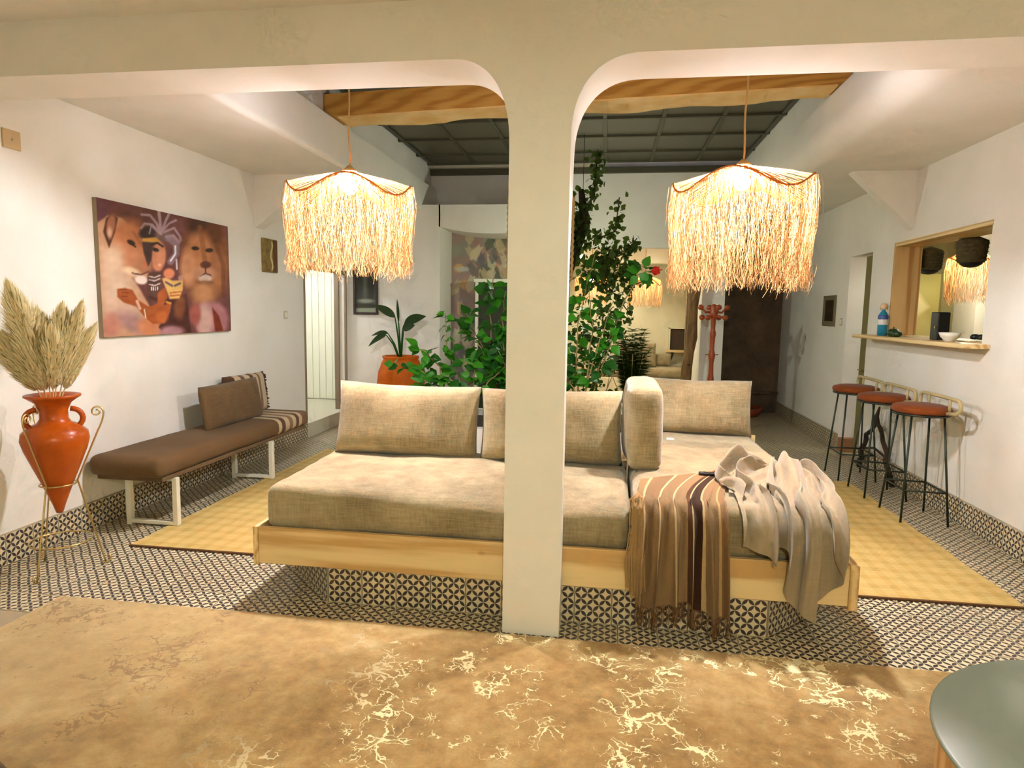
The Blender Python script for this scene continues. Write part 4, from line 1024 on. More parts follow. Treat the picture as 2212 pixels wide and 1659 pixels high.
cv.stroke([(785, 1015), (850, 1055)], 11, (104, 82, 84)); cv.stroke([(880, 1055), (935, 1030)], 11, (104, 82, 84)); cv.stroke([(830, 1130), (945, 1120)], 8, (190, 108, 60)); cv.stroke([(830, 1160), (935, 1155)], 8, (190, 108, 60)); cv.ell(940, 975, 24, 28, (186, 140, 130), 0, 0.6)
cv.poly([(265, 1075), (350, 1065), (430, 1090), (490, 1200), (600, 1270), (690, 1240), (700, 1120), (775, 1070), (800, 1160), (760, 1260), (845, 1225), (825, 1330), (765, 1450), (640, 1455), (560, 1390), (470, 1270), (330, 1220), (265, 1160)], (166, 82, 36))
for a in ((300, 1080), (320, 1110), (310, 1150)): cv.stroke([a, (a[0]+60, a[1]+10)], 6, (120, 54, 22))
cv.stroke([(475, 1210), (505, 1290)], 14, (214, 172, 150)); cv.stroke([(552, 1300), (566, 1390)], 7, (232, 196, 158)); cv.stroke([(790, 1225), (830, 1240)], 10, (214, 150, 70)); cv.ell(740, 1380, 60, 60, (188, 98, 44), 0, 0.8)
cv.ell(1260, 1430, 180, 200, (176, 116, 118), soft=0.25); cv.ell(1195, 1440, 78, 190, (206, 162, 150), 0, 0.6); cv.ell(1090, 1360, 60, 110, (164, 86, 74), 0, 0.6); cv.poly([(1270, 1290), (1340, 1380), (1388, 1545), (1300, 1548)], (124, 46, 26)); cv.ell(840, 1540, 130, 60, (170, 120, 124), 0, 0.6)
cv.mottle(7, 0.05, 3)
pt = thing('canvas_print', 'unframed canvas print of two lions and a feathered woman', 'painting', (XL+0.02, (PY0+PY1)/2, PZ0))
obj('stretcher', MB().box(XL+0.001, XL+0.036, PY0, PY1, PZ0, PZ1), mat('canvas_edge', (150, 132, 104), 0.8), pt)
paint_obj('print', np.stack([np.full_like(Ug, XL+0.0375), PY0+(PY1-PY0)*Ug, PZ0+(PZ1-PZ0)*Vg], -1), cv.C, M['print'], pt)

# carved plaque, switches, wall patch
pq = thing('wall_plaque', 'narrow weathered wooden plaque on the wall by the left door', 'plaque', (XL, 6.85, 2.0))
g = MB().rbox(XL+0.001, XL+0.03, 6.70, 7.0, 2.01, 2.37, 0.006)
obj('board', g, mat('mossy_wood', (150, 128, 66), 0.8, c2=(112, 84, 40), ns=14, bump=0.5, bs=12, bd=0.01), pq)
obj('dark_strip', MB().rbox(XL+0.028, XL+0.038, 6.90, 6.985, 2.02, 2.36, 0.004), mat('dark_bark_strip', (98, 62, 30), 0.8), pq)
obj('relief', MB().tube([(XL+0.03, 6.86+0.02*math.sin(k), 2.03+0.31*k/9) for k in range(10)], [0.008+0.006*math.sin(k*1.7)**2 for k in range(10)], 6), mat('pale_relief', (196, 180, 130), 0.8), pq, True)
def switch(label, x, y, z, s):
    t = thing('light_switch', label, 'switch', (x, y, z-0.045))
    obj('plate', MB().rbox(min(x, x+s*0.01), max(x, x+s*0.01), y-0.04, y+0.04, z-0.045, z+0.045, 0.003), mat('switch_plate', (196, 184, 166), 0.5), t)
    obj('rocker', MB().rbox(min(x+s*0.009, x+s*0.014), max(x+s*0.009, x+s*0.014), y-0.02, y+0.02, z-0.028, z+0.028, 0.002), M['white_paint'], t)
switch('small square light switch on the wall beside the left door', XL, 7.2, 1.545, 1)
switch('small light switch beside the right doorway', XR, 8.58, 1.56, -1)
bxp = thing('junction_box', 'beige square junction box cover high on the left wall', 'cover plate', (XL, 3.72, 2.58))
obj('cover', MB().rbox(XL+0.0, XL+0.012, 3.665, 3.79, 2.585, 2.70, 0.004), mat('box_cover', (206, 174, 128), 0.6), bxp)
obj('screw', MB().tube([(XL+0.01, 3.7275, 2.6425), (XL+0.015, 3.7275, 2.6425)], 0.006, 8), M['brass'], bxp)

# framed dark picture on the cross wall
fp = thing('framed_picture', 'dark framed misty landscape picture above the orange pot', 'picture', (-3.42, YB, 1.5))
x0, x1, z0, z1 = -3.60, -3.235, 1.545, 2.25; fw = 0.032
obj('picture_frame', MB().rbox(x0, x0+fw, YB-0.03, YB-0.001, z0, z1, 0.003).rbox(x1-fw, x1, YB-0.03, YB-0.001, z0, z1, 0.003).rbox(x0+fw, x1-fw, YB-0.03, YB-0.001, z0, z0+fw, 0.003).rbox(x0+fw, x1-fw, YB-0.03, YB-0.001, z1-fw, z1, 0.003), mat('dark_brown_frame', (52, 34, 32), 0.45), fp)
U2, V2 = np.meshgrid(np.linspace(0, 1, 50), np.linspace(0, 1, 90), indexing='ij')
c3 = Canvas(U2*100, 200-V2*200, (82, 84, 70)); c3.mottle(10, 0.08, 5); c3.ell(40, 60, 60, 60, (96, 98, 84), soft=0.9); c3.ell(75, 70, 20, 90, (54, 52, 44), soft=0.8); c3.ell(20, 80, 18, 80, (52, 52, 44), 0, 0.8)
c3.ell(50, 150, 40, 9, (140, 142, 124), 0, 0.8); c3.poly([(0, 165), (60, 160), (100, 168), (100, 180), (0, 178)], (62, 58, 48), 4); c3.poly([(0, 184), (100, 180), (100, 200), (0, 200)], (150, 156, 132), 4)
paint_obj('picture_print', np.stack([x0+fw+(x1-x0-2*fw)*U2, np.full_like(U2, YB-0.010), z0+fw+(z1-z0-2*fw)*V2], -1), c3.C, M['print'], fp)

# botanical wallpaper in the niche
nu, nv = 200, 320
U2, V2 = np.meshgrid(np.linspace(0, 1, nu), np.linspace(0, 1, nv), indexing='ij')
c4 = Canvas(U2*1560, V2*2800, (160, 136, 126)); r4 = np.random.default_rng(9); c4.mottle(10, 0.006, 2)
for k in range(90): c4.ell(r4.uniform(0, 1560), r4.uniform(0, 2800), r4.uniform(50, 150), r4.uniform(40, 120), [(150, 152, 132), (176, 142, 128), (140, 142, 130), (168, 128, 120), (192, 162, 130), (148, 152, 150)][k % 6], r4.uniform(0, 3), 0.5, 0.8)
for k in range(14): c4.ell(r4.uniform(0, 1560), r4.uniform(200, 2800), 75, 65, [(212, 170, 116), (202, 150, 128)][k % 2], 0, 0.3, 0.9)
for k in range(12): c4.ell(r4.uniform(0, 1560), r4.uniform(0, 2800), 110, 34, (196, 200, 194), r4.uniform(-0.6, 0.6), 0.5, 0.8)
for k in range(110):
    x, y, a = r4.uniform(0, 1560), r4.uniform(0, 2700), r4.uniform(0.7, 2.4); col = [(96, 98, 80), (210, 198, 164), (112, 106, 106), (198, 178, 140)][k % 4]
    for q in range(9):
        f = q/9; bx_, by_ = x+math.cos(a)*240*f, y+math.sin(a)*240*f; l = 105*(1-f*0.6)
        for s in (-1, 1): c4.stroke([(bx_, by_), (bx_+math.cos(a+s*0.65)*l, by_+math.sin(a+s*0.65)*l)], 8, col, 0.75)
wp = paint_obj('wall_niche', np.stack([-2.34+1.56*U2, np.full_like(U2, 9.745), 0+2.8*V2], -1), c4.C, M['paper']); wp['kind'] = 'structure'
struct('wall_niche_back', MB().box(-2.4, -0.7, 9.75, 9.86, 0, 3.05), M['plaster'])
# white framed cabinet in the niche, mostly hidden by leaves
cb = thing('white_cabinet', 'white framed dark cabinet standing before the botanical wallpaper', 'cabinet', (-1.45, 9.5, 0))
obj('cabinet_top', MB().rbox(-1.92, -1.0, 9.36, 9.74, 2.03, 2.08, 0.004), M['white_paint'], cb)
for x in (-1.90, -1.04): obj('post', MB().rbox(x, x+0.04, 9.37, 9.41, 0, 2.03, 0.003), M['white_paint'], cb)
obj('dark_panel', MB().rbox(-1.86, -1.04, 9.45, 9.5, 0.02, 2.03, 0.003), mat('dark_green_panel', (44, 44, 26), 0.6), cb)
# gilt-rope framed panel hanging behind the pillar
hp = thing('hanging_frame', 'tall narrow hanging frame wound with golden rope behind the pillar', 'frame', (-0.73, 6.98, 1.95))
obj('panel', MB().rbox(-1.05, -0.40, 6.985, 7.005, 1.99, 2.80, 0.004), mat('dark_mesh_panel', (70, 54, 34), 0.8), hp)
for x in (-1.065, -0.39): obj('rope_side', MB().tube([(x+0.006*math.sin(k*2.1), 6.98+0.006*math.cos(k*2.1), 1.97+0.84*k/40) for k in range(41)], 0.016, 7), M['rope'], hp, True)
for z in (1.97, 2.81): obj('rope_end', MB().tube([(-1.065+0.675*k/20, 6.98, z+0.006*math.sin(k*2)) for k in range(21)], 0.016, 7), M['rope'], hp, True)
obj('hanger', MB().tube([(-1.0, 6.98, 2.81), (-0.73, 6.98, 3.2), (-0.73, 6.98, 3.74)], 0.006, 6).tube([(-0.46, 6.98, 2.81), (-0.73, 6.98, 3.2)], 0.006, 6), M['rope'], hp)

# ================================================================== RIGHT SIDE: STOOLS, SHELF, HATCH
def bar_stool(label, cx, cy, on_mat=False):
    t = thing('bar_stool', label, 'stool', (cx, cy, 0), 'bar stools along the right wall')
    obj('seat', MB().lathe([(0.0, 0.868), (0.19, 0.87), (0.212, 0.885), (0.216, 0.905), (0.205, 0.926), (0.16, 0.94), (0.0, 0.945)], (cx, cy, 0), 36), M['stool_seat'], t, True)
    obj('seat_ring', MB().tube([(cx+0.2*math.cos(2*PI*k/36), cy+0.2*math.sin(2*PI*k/36), 0.865) for k in range(36)], 0.009, 6, True), M['dark_metal'], t, True)
    C4 = []
    for sx in (-1, 1):
        for sy in (-1, 1):
            a = Vector((cx+sx*0.12, cy+sy*0.12, 0.868)); b = Vector((cx+sx*0.175, cy+sy*0.205, 0.0145 if (on_mat and sx < 0) else 0.0)); C4.append((a, b))
            obj('leg', MB().tube([a, b], 0.0085, 8), M['dark_metal'], t, True)
    f = 0.70; P = [a.lerp(b, f) for a, b in C4]
    for i, j in ((0, 1), (1, 3), (3, 2), (2, 0)): obj('stretcher', MB().tube([P[i], P[j]], 0.0075, 8), M['dark_metal'], t, True)
    xr = cx+0.13; zr = 1.005; e = 0.325
    pts = [(xr-0.03, cy-0.20, 0.895), (xr-0.01, cy-e+0.03, 0.905), (xr, cy-e, 0.935), (xr, cy-e+0.005, zr-0.025), (xr, cy-e+0.03, zr), (xr, cy-0.25, zr+0.003)]
    pts += [(xr+0.01*math.sin(PI*k/6), cy-0.25+0.5*k/6, zr+0.003) for k in range(1, 6)]
    pts += [(xr, cy+0.25, zr+0.003), (xr, cy+e-0.03, zr), (xr, cy+e-0.005, zr-0.025), (xr, cy+e, 0.935), (xr-0.01, cy+e-0.03, 0.905), (xr-0.03, cy+0.20, 0.895)]
    obj('back_rail', MB().tube(pts, 0.015, 10), M['cane'], t, True)
    for s in (-1, 1): obj('rail_post', MB().tube([(xr-0.005, cy+s*0.17, 0.9), (xr, cy+s*0.17, zr)], 0.011, 8), M['cane'], t, True)
    return t
bar_stool('rust velvet bar stool at the doorway end of the row', 2.50, 7.03)
bar_stool('rust velvet bar stool in the middle of the row of three', 2.50, 6.35, True)
bar_stool('rust velvet bar stool at the open end of the row', 2.52, 5.66, True)
SZ = 1.44
tag(obj('hatch_shelf', MB().rbox(XR-0.20, XR-0.001, 5.37, 7.62, SZ-0.035, SZ, 0.004), M['pine_y']), 'thin pine shelf below the serving hatch', 'shelf')
sb = thing('spray_bottle', 'blue and white spray bottle at the end of the hatch shelf', 'bottle', (2.76, 7.17, SZ))
obj('bottle_body', MB().lathe([(0.0, 0), (0.045, 0.002), (0.047, 0.13), (0.047, 0.2), (0.03, 0.235), (0.016, 0.25), (0.016, 0.27)], (2.76, 7.17, SZ), 20), mat('teal_plastic', (40, 140, 170), 0.3), sb, True)
obj('wrap', MB().lathe([(0.0482, 0.11), (0.0485, 0.12), (0.0485, 0.16), (0.0482, 0.165)], (2.76, 7.17, SZ), 20), mat('white_wrap', (226, 222, 214), 0.4), sb, True)
obj('upper_band', MB().lathe([(0.0482, 0.165), (0.0485, 0.17), (0.0485, 0.2), (0.045, 0.21)], (2.76, 7.17, SZ), 20), mat('blue_wrap', (60, 84, 150), 0.4), sb, True)
obj('cap', MB().lathe([(0.018, 0.262), (0.034, 0.265), (0.036, 0.30), (0.024, 0.325), (0.0, 0.33)], (2.76, 7.17, SZ), 16), mat('peach_cap', (226, 190, 150), 0.4), sb, True)
gp = thing('green_fruit', 'dark green fruit lying on the hatch shelf', 'fruit', (2.74, 6.85, SZ))
obj('flesh', MB().lathe([(0.0, 0.0), (0.04, 0.004), (0.058, 0.03), (0.056, 0.055), (0.03, 0.078), (0.0, 0.074)], (2.74, 6.85, SZ), 18).lathe([(0.0, 0.0), (0.03, 0.004), (0.045, 0.025), (0.04, 0.05), (0.0, 0.06)], (2.74, 6.77, SZ), 18), mat('dark_green_skin', (36, 60, 26), 0.4), gp, True)
obj('stalk', MB().tube([(2.74, 6.85, SZ+0.07), (2.745, 6.86, SZ+0.095)], 0.005, 6), M['bark'], gp)
bk = thing('black_box', 'black upright box standing in the serving hatch', 'box', (2.86, 6.18, SZ))
obj('case', MB().rbox(2.80, 2.90, 6.13, 6.26, SZ, SZ+0.24, 0.008), M['black'], bk); obj('knob', MB().tube([(2.80, 6.16, SZ+0.11), (2.792, 6.16, SZ+0.11)], 0.011, 10), M['brass'], bk)
wbw = thing('white_bowl', 'small white bowl on the hatch shelf', 'bowl', (2.74, 5.78, SZ))
obj('bowl', MB().lathe([(0.0, 0.0), (0.035, 0.0), (0.04, 0.012), (0.068, 0.04), (0.082, 0.075), (0.077, 0.075), (0.06, 0.042), (0.0, 0.02)], (2.74, 5.78, SZ), 24), M['white_china'], wbw, True)
sg = thing('dark_sunglasses', 'dark sunglasses lying beside the white bowl', 'glasses', (2.93, 5.74, SZ))
for y in (5.70, 5.79): obj('lens', MB().lathe([(0.0, 0.01), (0.03, 0.014), (0.034, 0.035), (0.02, 0.052), (0.0, 0.055)], (2.93, y, SZ+0.012), 14), M['black'], sg, True)
obj('bridge', MB().tube([(2.93, 5.70, SZ+0.05), (2.93, 5.79, SZ+0.05)], 0.006, 6).tube([(2.95, 5.69, SZ+0.04), (3.02, 5.69, SZ+0.02)], 0.004, 6), M['black'], sg)
# dark basket pendants hanging inside the hatch
def basket_pendant(label, x, y, zt):
    t = thing('basket_pendant', label, 'lamp', (x, y, zt-0.26), 'basket pendants in the serving hatch')
    obj('cord', MB().tube([(x, y, zt+0.03), (x, y, 2.76)], 0.006, 6), M['dark_metal'], t)
    obj('basket_shade', MB().lathe([(0.10, -0.19), (0.11, -0.17), (0.122, -0.02), (0.12, 0.0), (0.07, 0.025), (0.02, 0.045), (0.0, 0.045)], (x, y, zt), 28), M['basket'], t, True)
    for k in range(5): z = -0.17+k*0.036; obj('weave_ring', MB().tube([(x+(0.112+0.0022*k)*math.cos(2*PI*q/28), y+(0.112+0.0022*k)*math.sin(2*PI*q/28), zt+z) for q in range(28)], 0.006, 5, True), M['basket'], t, True)
    obj('glass_cup', MB().lathe([(0.0, -0.235), (0.05, -0.228), (0.085, -0.205), (0.10, -0.17)], (x, y, zt), 24), M['black'], t, True)
basket_pendant('dark woven basket pendant beside the pine jamb', 3.22, 7.33, 2.30)
basket_pendant('dark woven basket pendant in front of the lit raffia lamp', 3.16, 6.42, 2.31)
kp = thing('olive_picture', 'large olive abstract picture on the kitchen wall', 'picture', (3.8, 9.0, 1.2))
obj('picture_frame', MB().rbox(3.50, 4.12, 8.97, 8.999, 1.2, 2.2, 0.004), mat('olive_frame', (110, 92, 40), 0.6), kp)
U2, V2 = np.meshgrid(np.linspace(0, 1, 60), np.linspace(0, 1, 90), indexing='ij'); c5 = Canvas(U2*100, V2*160, (166, 150, 84)); c5.mottle(12, 0.06, 8); c5.poly([(20, 0), (60, 10), (50, 60), (80, 90), (40, 140), (25, 110), (40, 80)], (206, 190, 140), 10); c5.ell(20, 60, 22, 60, (150, 118, 44), 0.2, 0.7); c5.ell(70, 40, 20, 30, (182, 166, 106), 0, 0.8)
paint_obj('picture_print', np.stack([3.53+0.56*U2, np.full_like(U2, 8.965), 1.23+0.94*V2], -1), c5.C, M['print'], kp)
kc = thing('kitchen_counter', 'pale kitchen counter below the hatch lamp', 'counter', (4.4, 7.9, 0))
obj('counter_body', MB().rbox(3.9, 5.9, 8.1, 8.49, 0.0, 1.0, 0.006), M['plaster_cream'], kc); obj('counter_top', MB().rbox(3.86, 5.95, 8.05, 8.49, 1.0, 1.04, 0.006), M['pine'], kc)
# small framed mirror on the corridor side
mr = thing('wall_mirror', 'small dark framed mirror on the right wall past the doorway', 'mirror', (XR, 9.03, 1.5))
y0, y1, z0, z1 = 8.80, 9.26, 1.50, 1.89
obj('mirror_frame', MB().rbox(XR-0.02, XR-0.001, y0, y0+0.05, z0, z1, 0.003).rbox(XR-0.02, XR-0.001, y1-0.05, y1, z0, z1, 0.003).rbox(XR-0.02, XR-0.001, y0+0.05, y1-0.05, z0, z0+0.06, 0.003).rbox(XR-0.02, XR-0.001, y0+0.05, y1-0.05, z1-0.06, z1, 0.003), mat('khaki_frame', (112, 100, 72), 0.6), mr)
obj('mirror_glass', MB().box(XR-0.012, XR-0.004, y0+0.04, y1-0.04, z0+0.05, z1-0.05), mat('mirror_silver', (210, 206, 190), 0.05, 1.0), mr)
# driftwood arch leaning at the wall
dw = thing('driftwood_arch', 'dark twisted driftwood arch standing behind the bar stools', 'ornament', (2.75, 7.12, 0))
r5 = np.random.default_rng(3); DX, DY = 2.762, 7.12
for s_ in (-1, 1):
    pts = [(DX+0.008*r5.normal(), DY+s_*(0.40*(1-(k/10)**1.8))+0.012*r5.normal(), 0.56*k/10) for k in range(11)]
    obj('limb', MB().tube(pts, [0.026-0.001*k+0.006*abs(math.sin(k*1.9)) for k in range(11)], 8), M['bark'], dw, True)
obj('tip', MB().tube([(DX, DY, 0.53), (DX-0.005, DY+0.01, 0.62), (DX+0.005, DY-0.02, 0.72)], [0.03, 0.022, 0.008], 8), M['bark'], dw, True)
obj('cross_twig', MB().tube([(DX, DY-0.30, 0.24), (DX-0.01, DY, 0.29), (DX, DY+0.28, 0.23)], 0.012, 7), M['bark'], dw, True)

# ================================================================== BACK: TRUNK POST, COAT STAND, FAR ROOM
tp = MB(); pts = [(1.115+0.012*k+0.012*math.sin(k*1.3), 9.75+0.01*math.cos(k*1.7), 2.58*k/12) for k in range(13)]
tp.tube(pts, [0.072+0.009*math.sin(k*2.3) for k in range(13)], 14)
tr = thing('trunk_post', 'weathered tree trunk post beside the white wall end', 'post', (1.115, 9.75, 0))
obj('trunk', tp, M['trunk'], tr, True)
for k, z in enumerate((0.9, 1.35, 1.9)): obj('knot', MB().lathe([(0.0, -0.02), (0.02, -0.012), (0.026, 0.0), (0.02, 0.012), (0.0, 0.02)], (1.17+0.01*k, 9.70, z), 10), M['bark'], tr, True)
cx, cy = 1.445, 9.45
cs = thing('coat_stand', 'turned reddish wooden coat stand with round pegs', 'coat stand', (cx, cy, 0))
obj('pole', MB().lathe([(0.03, 0.06), (0.034, 0.2), (0.03, 0.5), (0.045, 0.72), (0.034, 0.8), (0.03, 0.95), (0.05, 1.06), (0.03, 1.14), (0.036, 1.3), (0.044, 1.36), (0.03, 1.42), (0.036, 1.55), (0.05, 1.6), (0.06, 1.66), (0.03, 1.72), (0.034, 1.755), (0.0, 1.77)], (cx, cy, 0), 20), M['copper_wood'], cs, True)
for k in range(8):
    a = 2*PI*k/8+0.2
    for (h, L, up) in ((1.60, 0.17, -0.02), (1.66, 0.185, 0.06)):
        if (k % 2) == (0 if up > 0 else 1):
            e = (cx+L*math.cos(a), cy+L*math.sin(a), h+up); pg = obj('peg', MB().tube([(cx+0.02*math.cos(a), cy+0.02*math.sin(a), h), (cx+L*0.6*math.cos(a), cy+L*0.6*math.sin(a), h-0.01), e], 0.016, 8), M['copper_wood'], cs, True)
            obj('peg_ball', MB().lathe([(0.0, -0.04), (0.03, -0.028), (0.042, 0.0), (0.03, 0.028), (0.0, 0.04)], e, 12), M['copper_wood'], pg, True)
for s in (-1, 1): obj('umbrella_hook', MB().tube([(cx, cy, 1.06), (cx+s*0.09, cy, 1.07)], 0.006, 6), M['dark_metal'], cs)
for k in range(4):
    a = 2*PI*k/4+0.5; obj('foot', MB().tube([(cx+0.02*math.cos(a), cy+0.02*math.sin(a), 0.16), (cx+0.14*math.cos(a), cy+0.14*math.sin(a), 0.11), (cx+0.23*math.cos(a), cy+0.23*math.sin(a), 0.025)], 0.025, 8), M['copper_wood'], cs, True)
rp = thing('low_clay_planter', 'low reddish clay planter at the end of the dark corridor', 'planter', (2.3, 11.0, 0))
obj('bowl', MB().lathe([(0.0, 0.0), (0.26, 0.0), (0.30, 0.05), (0.33, 0.14), (0.31, 0.14), (0.28, 0.06), (0.0, 0.05)], (2.2, 11.05, 0), 28), mat('red_clay', (140, 60, 30), 0.6), rp, True)
obj('soil', MB().lathe([(0.0, 0.1), (0.28, 0.1), (0.0, 0.09)], (2.2, 11.05, 0), 28), M['bark'], rp)
# far sofa, its cushions, niche with shelf
fs_ = thing('far_sofa', 'low pale built-in sofa along the far room wall', 'sofa', (0.3, 12.6, 0))
obj('base', MB().rbox(-0.75, 1.6, 12.15, 13.18, 0.0, 0.45, 0.02), M['plaster_cream'], fs_)
obj('seat_pad', softbox(-0.73, 1.58, 12.15, 13.1, 0.45, 0.62, 0.05, 12, 0.01, 0.006, 3), M['linen'], fs_, True)
cushion('far_cushion', 'grey beige cushion leaning on the far sofa beneath the small lamp', 0.66, 0.46, 0.2, (0.58, 12.45, 0.85), -0.2, 0, 0.1, 'linen', 31)
cushion('far_cushion', 'low beige bolster lying at the edge of the far sofa', 0.30, 0.26, 0.18, (1.06, 12.75, 0.74), -0.2, 0, 0, 'linen', 33)
nc = thing('niche_cabinet', 'small dark open niche cabinet on the far wall', 'cabinet', (1.4, 13.1, 0.92))
obj('niche_back', MB().rbox(1.20, 1.62, 13.12, 13.199, 0.94, 1.33, 0.004), mat('dark_niche', (64, 44, 30), 0.8), nc)
obj('niche_frame', MB().box(1.18, 1.205, 13.06, 13.199, 0.92, 1.35).box(1.615, 1.64, 13.06, 13.199, 0.92, 1.35).box(1.18, 1.64, 13.06, 13.199, 1.33, 1.355), M['plaster_cream'], nc)
obj('niche_shelf', MB().rbox(1.12, 1.65, 12.95, 13.199, 0.88, 0.92, 0.005), M['pine'], nc)
obj('bracket', MB().tube([(1.2, 13.19, 0.70), (1.22, 13.1, 0.74), (1.25, 13.0, 0.87)], 0.035, 8), M['bark'], nc, True)

# ================================================================== PLANTS
def leaf_mesh(name, m, w=0.42, fold=0.16, curl=0.25, n=5, jag=0.0):
    """ovate leaf from the origin along +Y, unit length"""
    vs = []; fs = []
    for k in range(n+1):
        f = k/n; ww = w*math.sin(PI*min(1, f**0.75))*(1-0.25*f)*(1+jag*math.sin(f*19)) if 0 < k < n else 0.004
        z = -curl*f*f
        vs += [(-ww, f, z+fold*ww), (0, f, z), (ww, f, z+fold*ww)]
    for k in range(n):
        a = 3*k; fs += [(a, a+1, a+4, a+3), (a+1, a+2, a+5, a+4)]
    mb = MB().add(vs, fs); me = mesh_of(mb, name); me.materials.append(m); me.polygons.foreach_set('use_smooth', [True]*len(me.polygons)); return me, vs, fs
LEAF, LV, LF = leaf_mesh('leaf', M['leaf']); LEAFD, _, _ = leaf_mesh('leaf_dark', M['leaf_dark'], 0.46, 0.2, 0.3); 
def leaf_matrix(p, d, up, s, roll=0):
    y = Vector(d).normalized(); z = Vector(up)-y*Vector(up).dot(y)
    if z.length < 1e-3: z = Vector((1, 0, 0))-y*y.x
    z.normalize(); x = y.cross(z); m = Matrix((x, y, z)).transposed().to_4x4() @ Matrix.Rotation(roll, 4, 'Y'); m = Matrix.Translation(p) @ m @ Matrix.Scale(s, 4); return m
def shrub(root, branches, nleaf, size, meshes, seed, r0=0.012):
    """branches: list of polylines (world); leaves are scattered along them, each an object"""
    r = np.random.default_rng(seed); loc = root.location
    tot = []
    for b in branches:
        P = [np.array(p, float) for p in b]
        # smooth the polyline
        Q = []
        for k in range(len(P)-1):
            for q in range(5): Q.append(P[k]+(P[k+1]-P[k])*q/5+r.normal(size=3)*0.008)
        Q.append(P[-1]); n = len(Q)
        obj('branch', MB().tube([tuple(p) for p in Q], [r0*(1-0.75*k/n) for k in range(n)], 6), M['stem'], root, True); tot.append(Q)
    per = max(1, nleaf//len(tot))
    for Q in tot:
        for k in range(per):
            f = 0.28+0.72*(r.random()**0.8); i = min(int(f*(len(Q)-1)), len(Q)-2); p = Q[i]+(Q[i+1]-Q[i])*r.random()
            d = r.normal(size=3); d[2] = d[2]*0.5+0.05; d[1] = d[1]-0.25; d /= np.linalg.norm(d)
            s = size*(0.7+0.6*r.random()); p = p+d*size*0.5*r.random()
            o = bpy.data.objects.new('leaf', meshes[int(r.integers(len(meshes)))]); COL.objects.link(o); o.parent = root
            up = np.array([0.2*r.normal(), -0.5+0.4*r.normal(), 1.0])
            o.matrix_local = Matrix.Translation(-loc) @ leaf_matrix(Vector(p), d, up, s, r.normal()*0.5)
def stuff_leaves(mb, centers, n, size, seed, spread):
    r = np.random.default_rng(seed)
    for k in range(n):
        c = centers[int(r.integers(len(centers)))]; p = np.array(c)+r.normal(size=3)*np.array(spread)
        d = r.normal(size=3); d[2] -= 0.3; m = leaf_matrix(Vector(p), d, (0.3*r.normal(), -0.6, 1), size*(0.6+0.8*r.random()), r.normal())
        mb.add([m @ Vector(v) for v in LV], LF)
# planter bed in the well
pn = thing('planter_bed', 'low white masonry planter behind the daybed', 'planter', (-0.9, 7.0, 0))
obj('planter_wall', MB().box(-1.94, 0.5, 6.42, 6.52, 0, 0.45).box(-1.94, 0.5, 7.68, 7.78, 0, 0.45).box(-1.94, -1.84, 6.52, 7.68, 0, 0.45).box(0.4, 0.5, 6.52, 7.68, 0, 0.45), M['plaster'], pn)
obj('soil', MB().box(-1.84, 0.4, 6.52, 7.68, 0, 0.38), mat('soil', (60, 44, 30), 0.95, c2=(40, 28, 18), ns=20, bump=0.8, bs=30), pn)
hb = thing('hibiscus_shrub', 'bright green leafy hibiscus shrub behind the seat cushions', 'shrub', (-1.5, 6.9, 0.38))
B0 = (-1.5, 6.9, 0.36)
shrub(hb, [[B0, (-1.75, 6.85, 0.8), (-2.0, 6.8, 1.0), (-2.22, 6.75, 1.05)], [B0, (-1.65, 6.8, 0.85), (-1.85, 6.75, 1.15), (-1.95, 6.7, 1.22)], [B0, (-1.55, 6.85, 0.9), (-1.68, 6.8, 1.25), (-1.70, 6.8, 1.62)],
           [B0, (-1.4, 6.8, 0.8), (-1.35, 6.75, 1.05), (-1.5, 6.7, 1.12)], [B0, (-1.35, 6.85, 0.75), (-1.15, 6.8, 0.95), (-1.05, 6.8, 1.05)], [B0, (-1.7, 6.8, 0.7), (-1.95, 6.75, 0.85), (-2.0, 6.7, 0.80)], [B0, (-1.5, 6.7, 0.75), (-1.6, 6.65, 0.9), (-1.7, 6.6, 0.95)]], 175, 0.125, [LEAF, LEAF, LEAFD], 51)
tl = thing('tall_leafy_plant', 'tall dense broad-leaved plant growing up beside the pillar', 'plant', (-1.1, 7.3, 0.38))
B1 = (-1.15, 7.3, 0.36)
shrub(tl, [[B1, (-1.25, 7.3, 1.0), (-1.3, 7.25, 1.5), (-1.26, 7.2, 1.98)], [B1, (-1.1, 7.25, 0.9), (-1.15, 7.2, 1.35), (-1.12, 7.2, 1.85)], [B1, (-1.2, 7.25, 0.9), (-1.42, 7.2, 1.3), (-1.55, 7.15, 1.6)], [B1, (-1.0, 7.2, 0.9), (-0.95, 7.15, 1.3), (-1.0, 7.1, 1.6)],
           [B1, (-1.2, 7.15, 0.8), (-1.3, 7.05, 1.1), (-1.4, 7.0, 1.3)], [B1, (-1.05, 7.1, 0.8), (-1.05, 7.0, 1.0), (-1.15, 6.95, 1.2)], [B1, (-0.95, 7.3, 0.95), (-0.85, 7.25, 1.4), (-0.85, 7.2, 1.7)]], 225, 0.15, [LEAFD, LEAF, LEAFD], 52, 0.014)
sh2 = thing('hibiscus_shrub', 'hibiscus shrub with one red flower reaching out beside the ivy', 'shrub', (-0.25, 6.8, 0.38))
B2 = (-0.25, 6.8, 0.36)
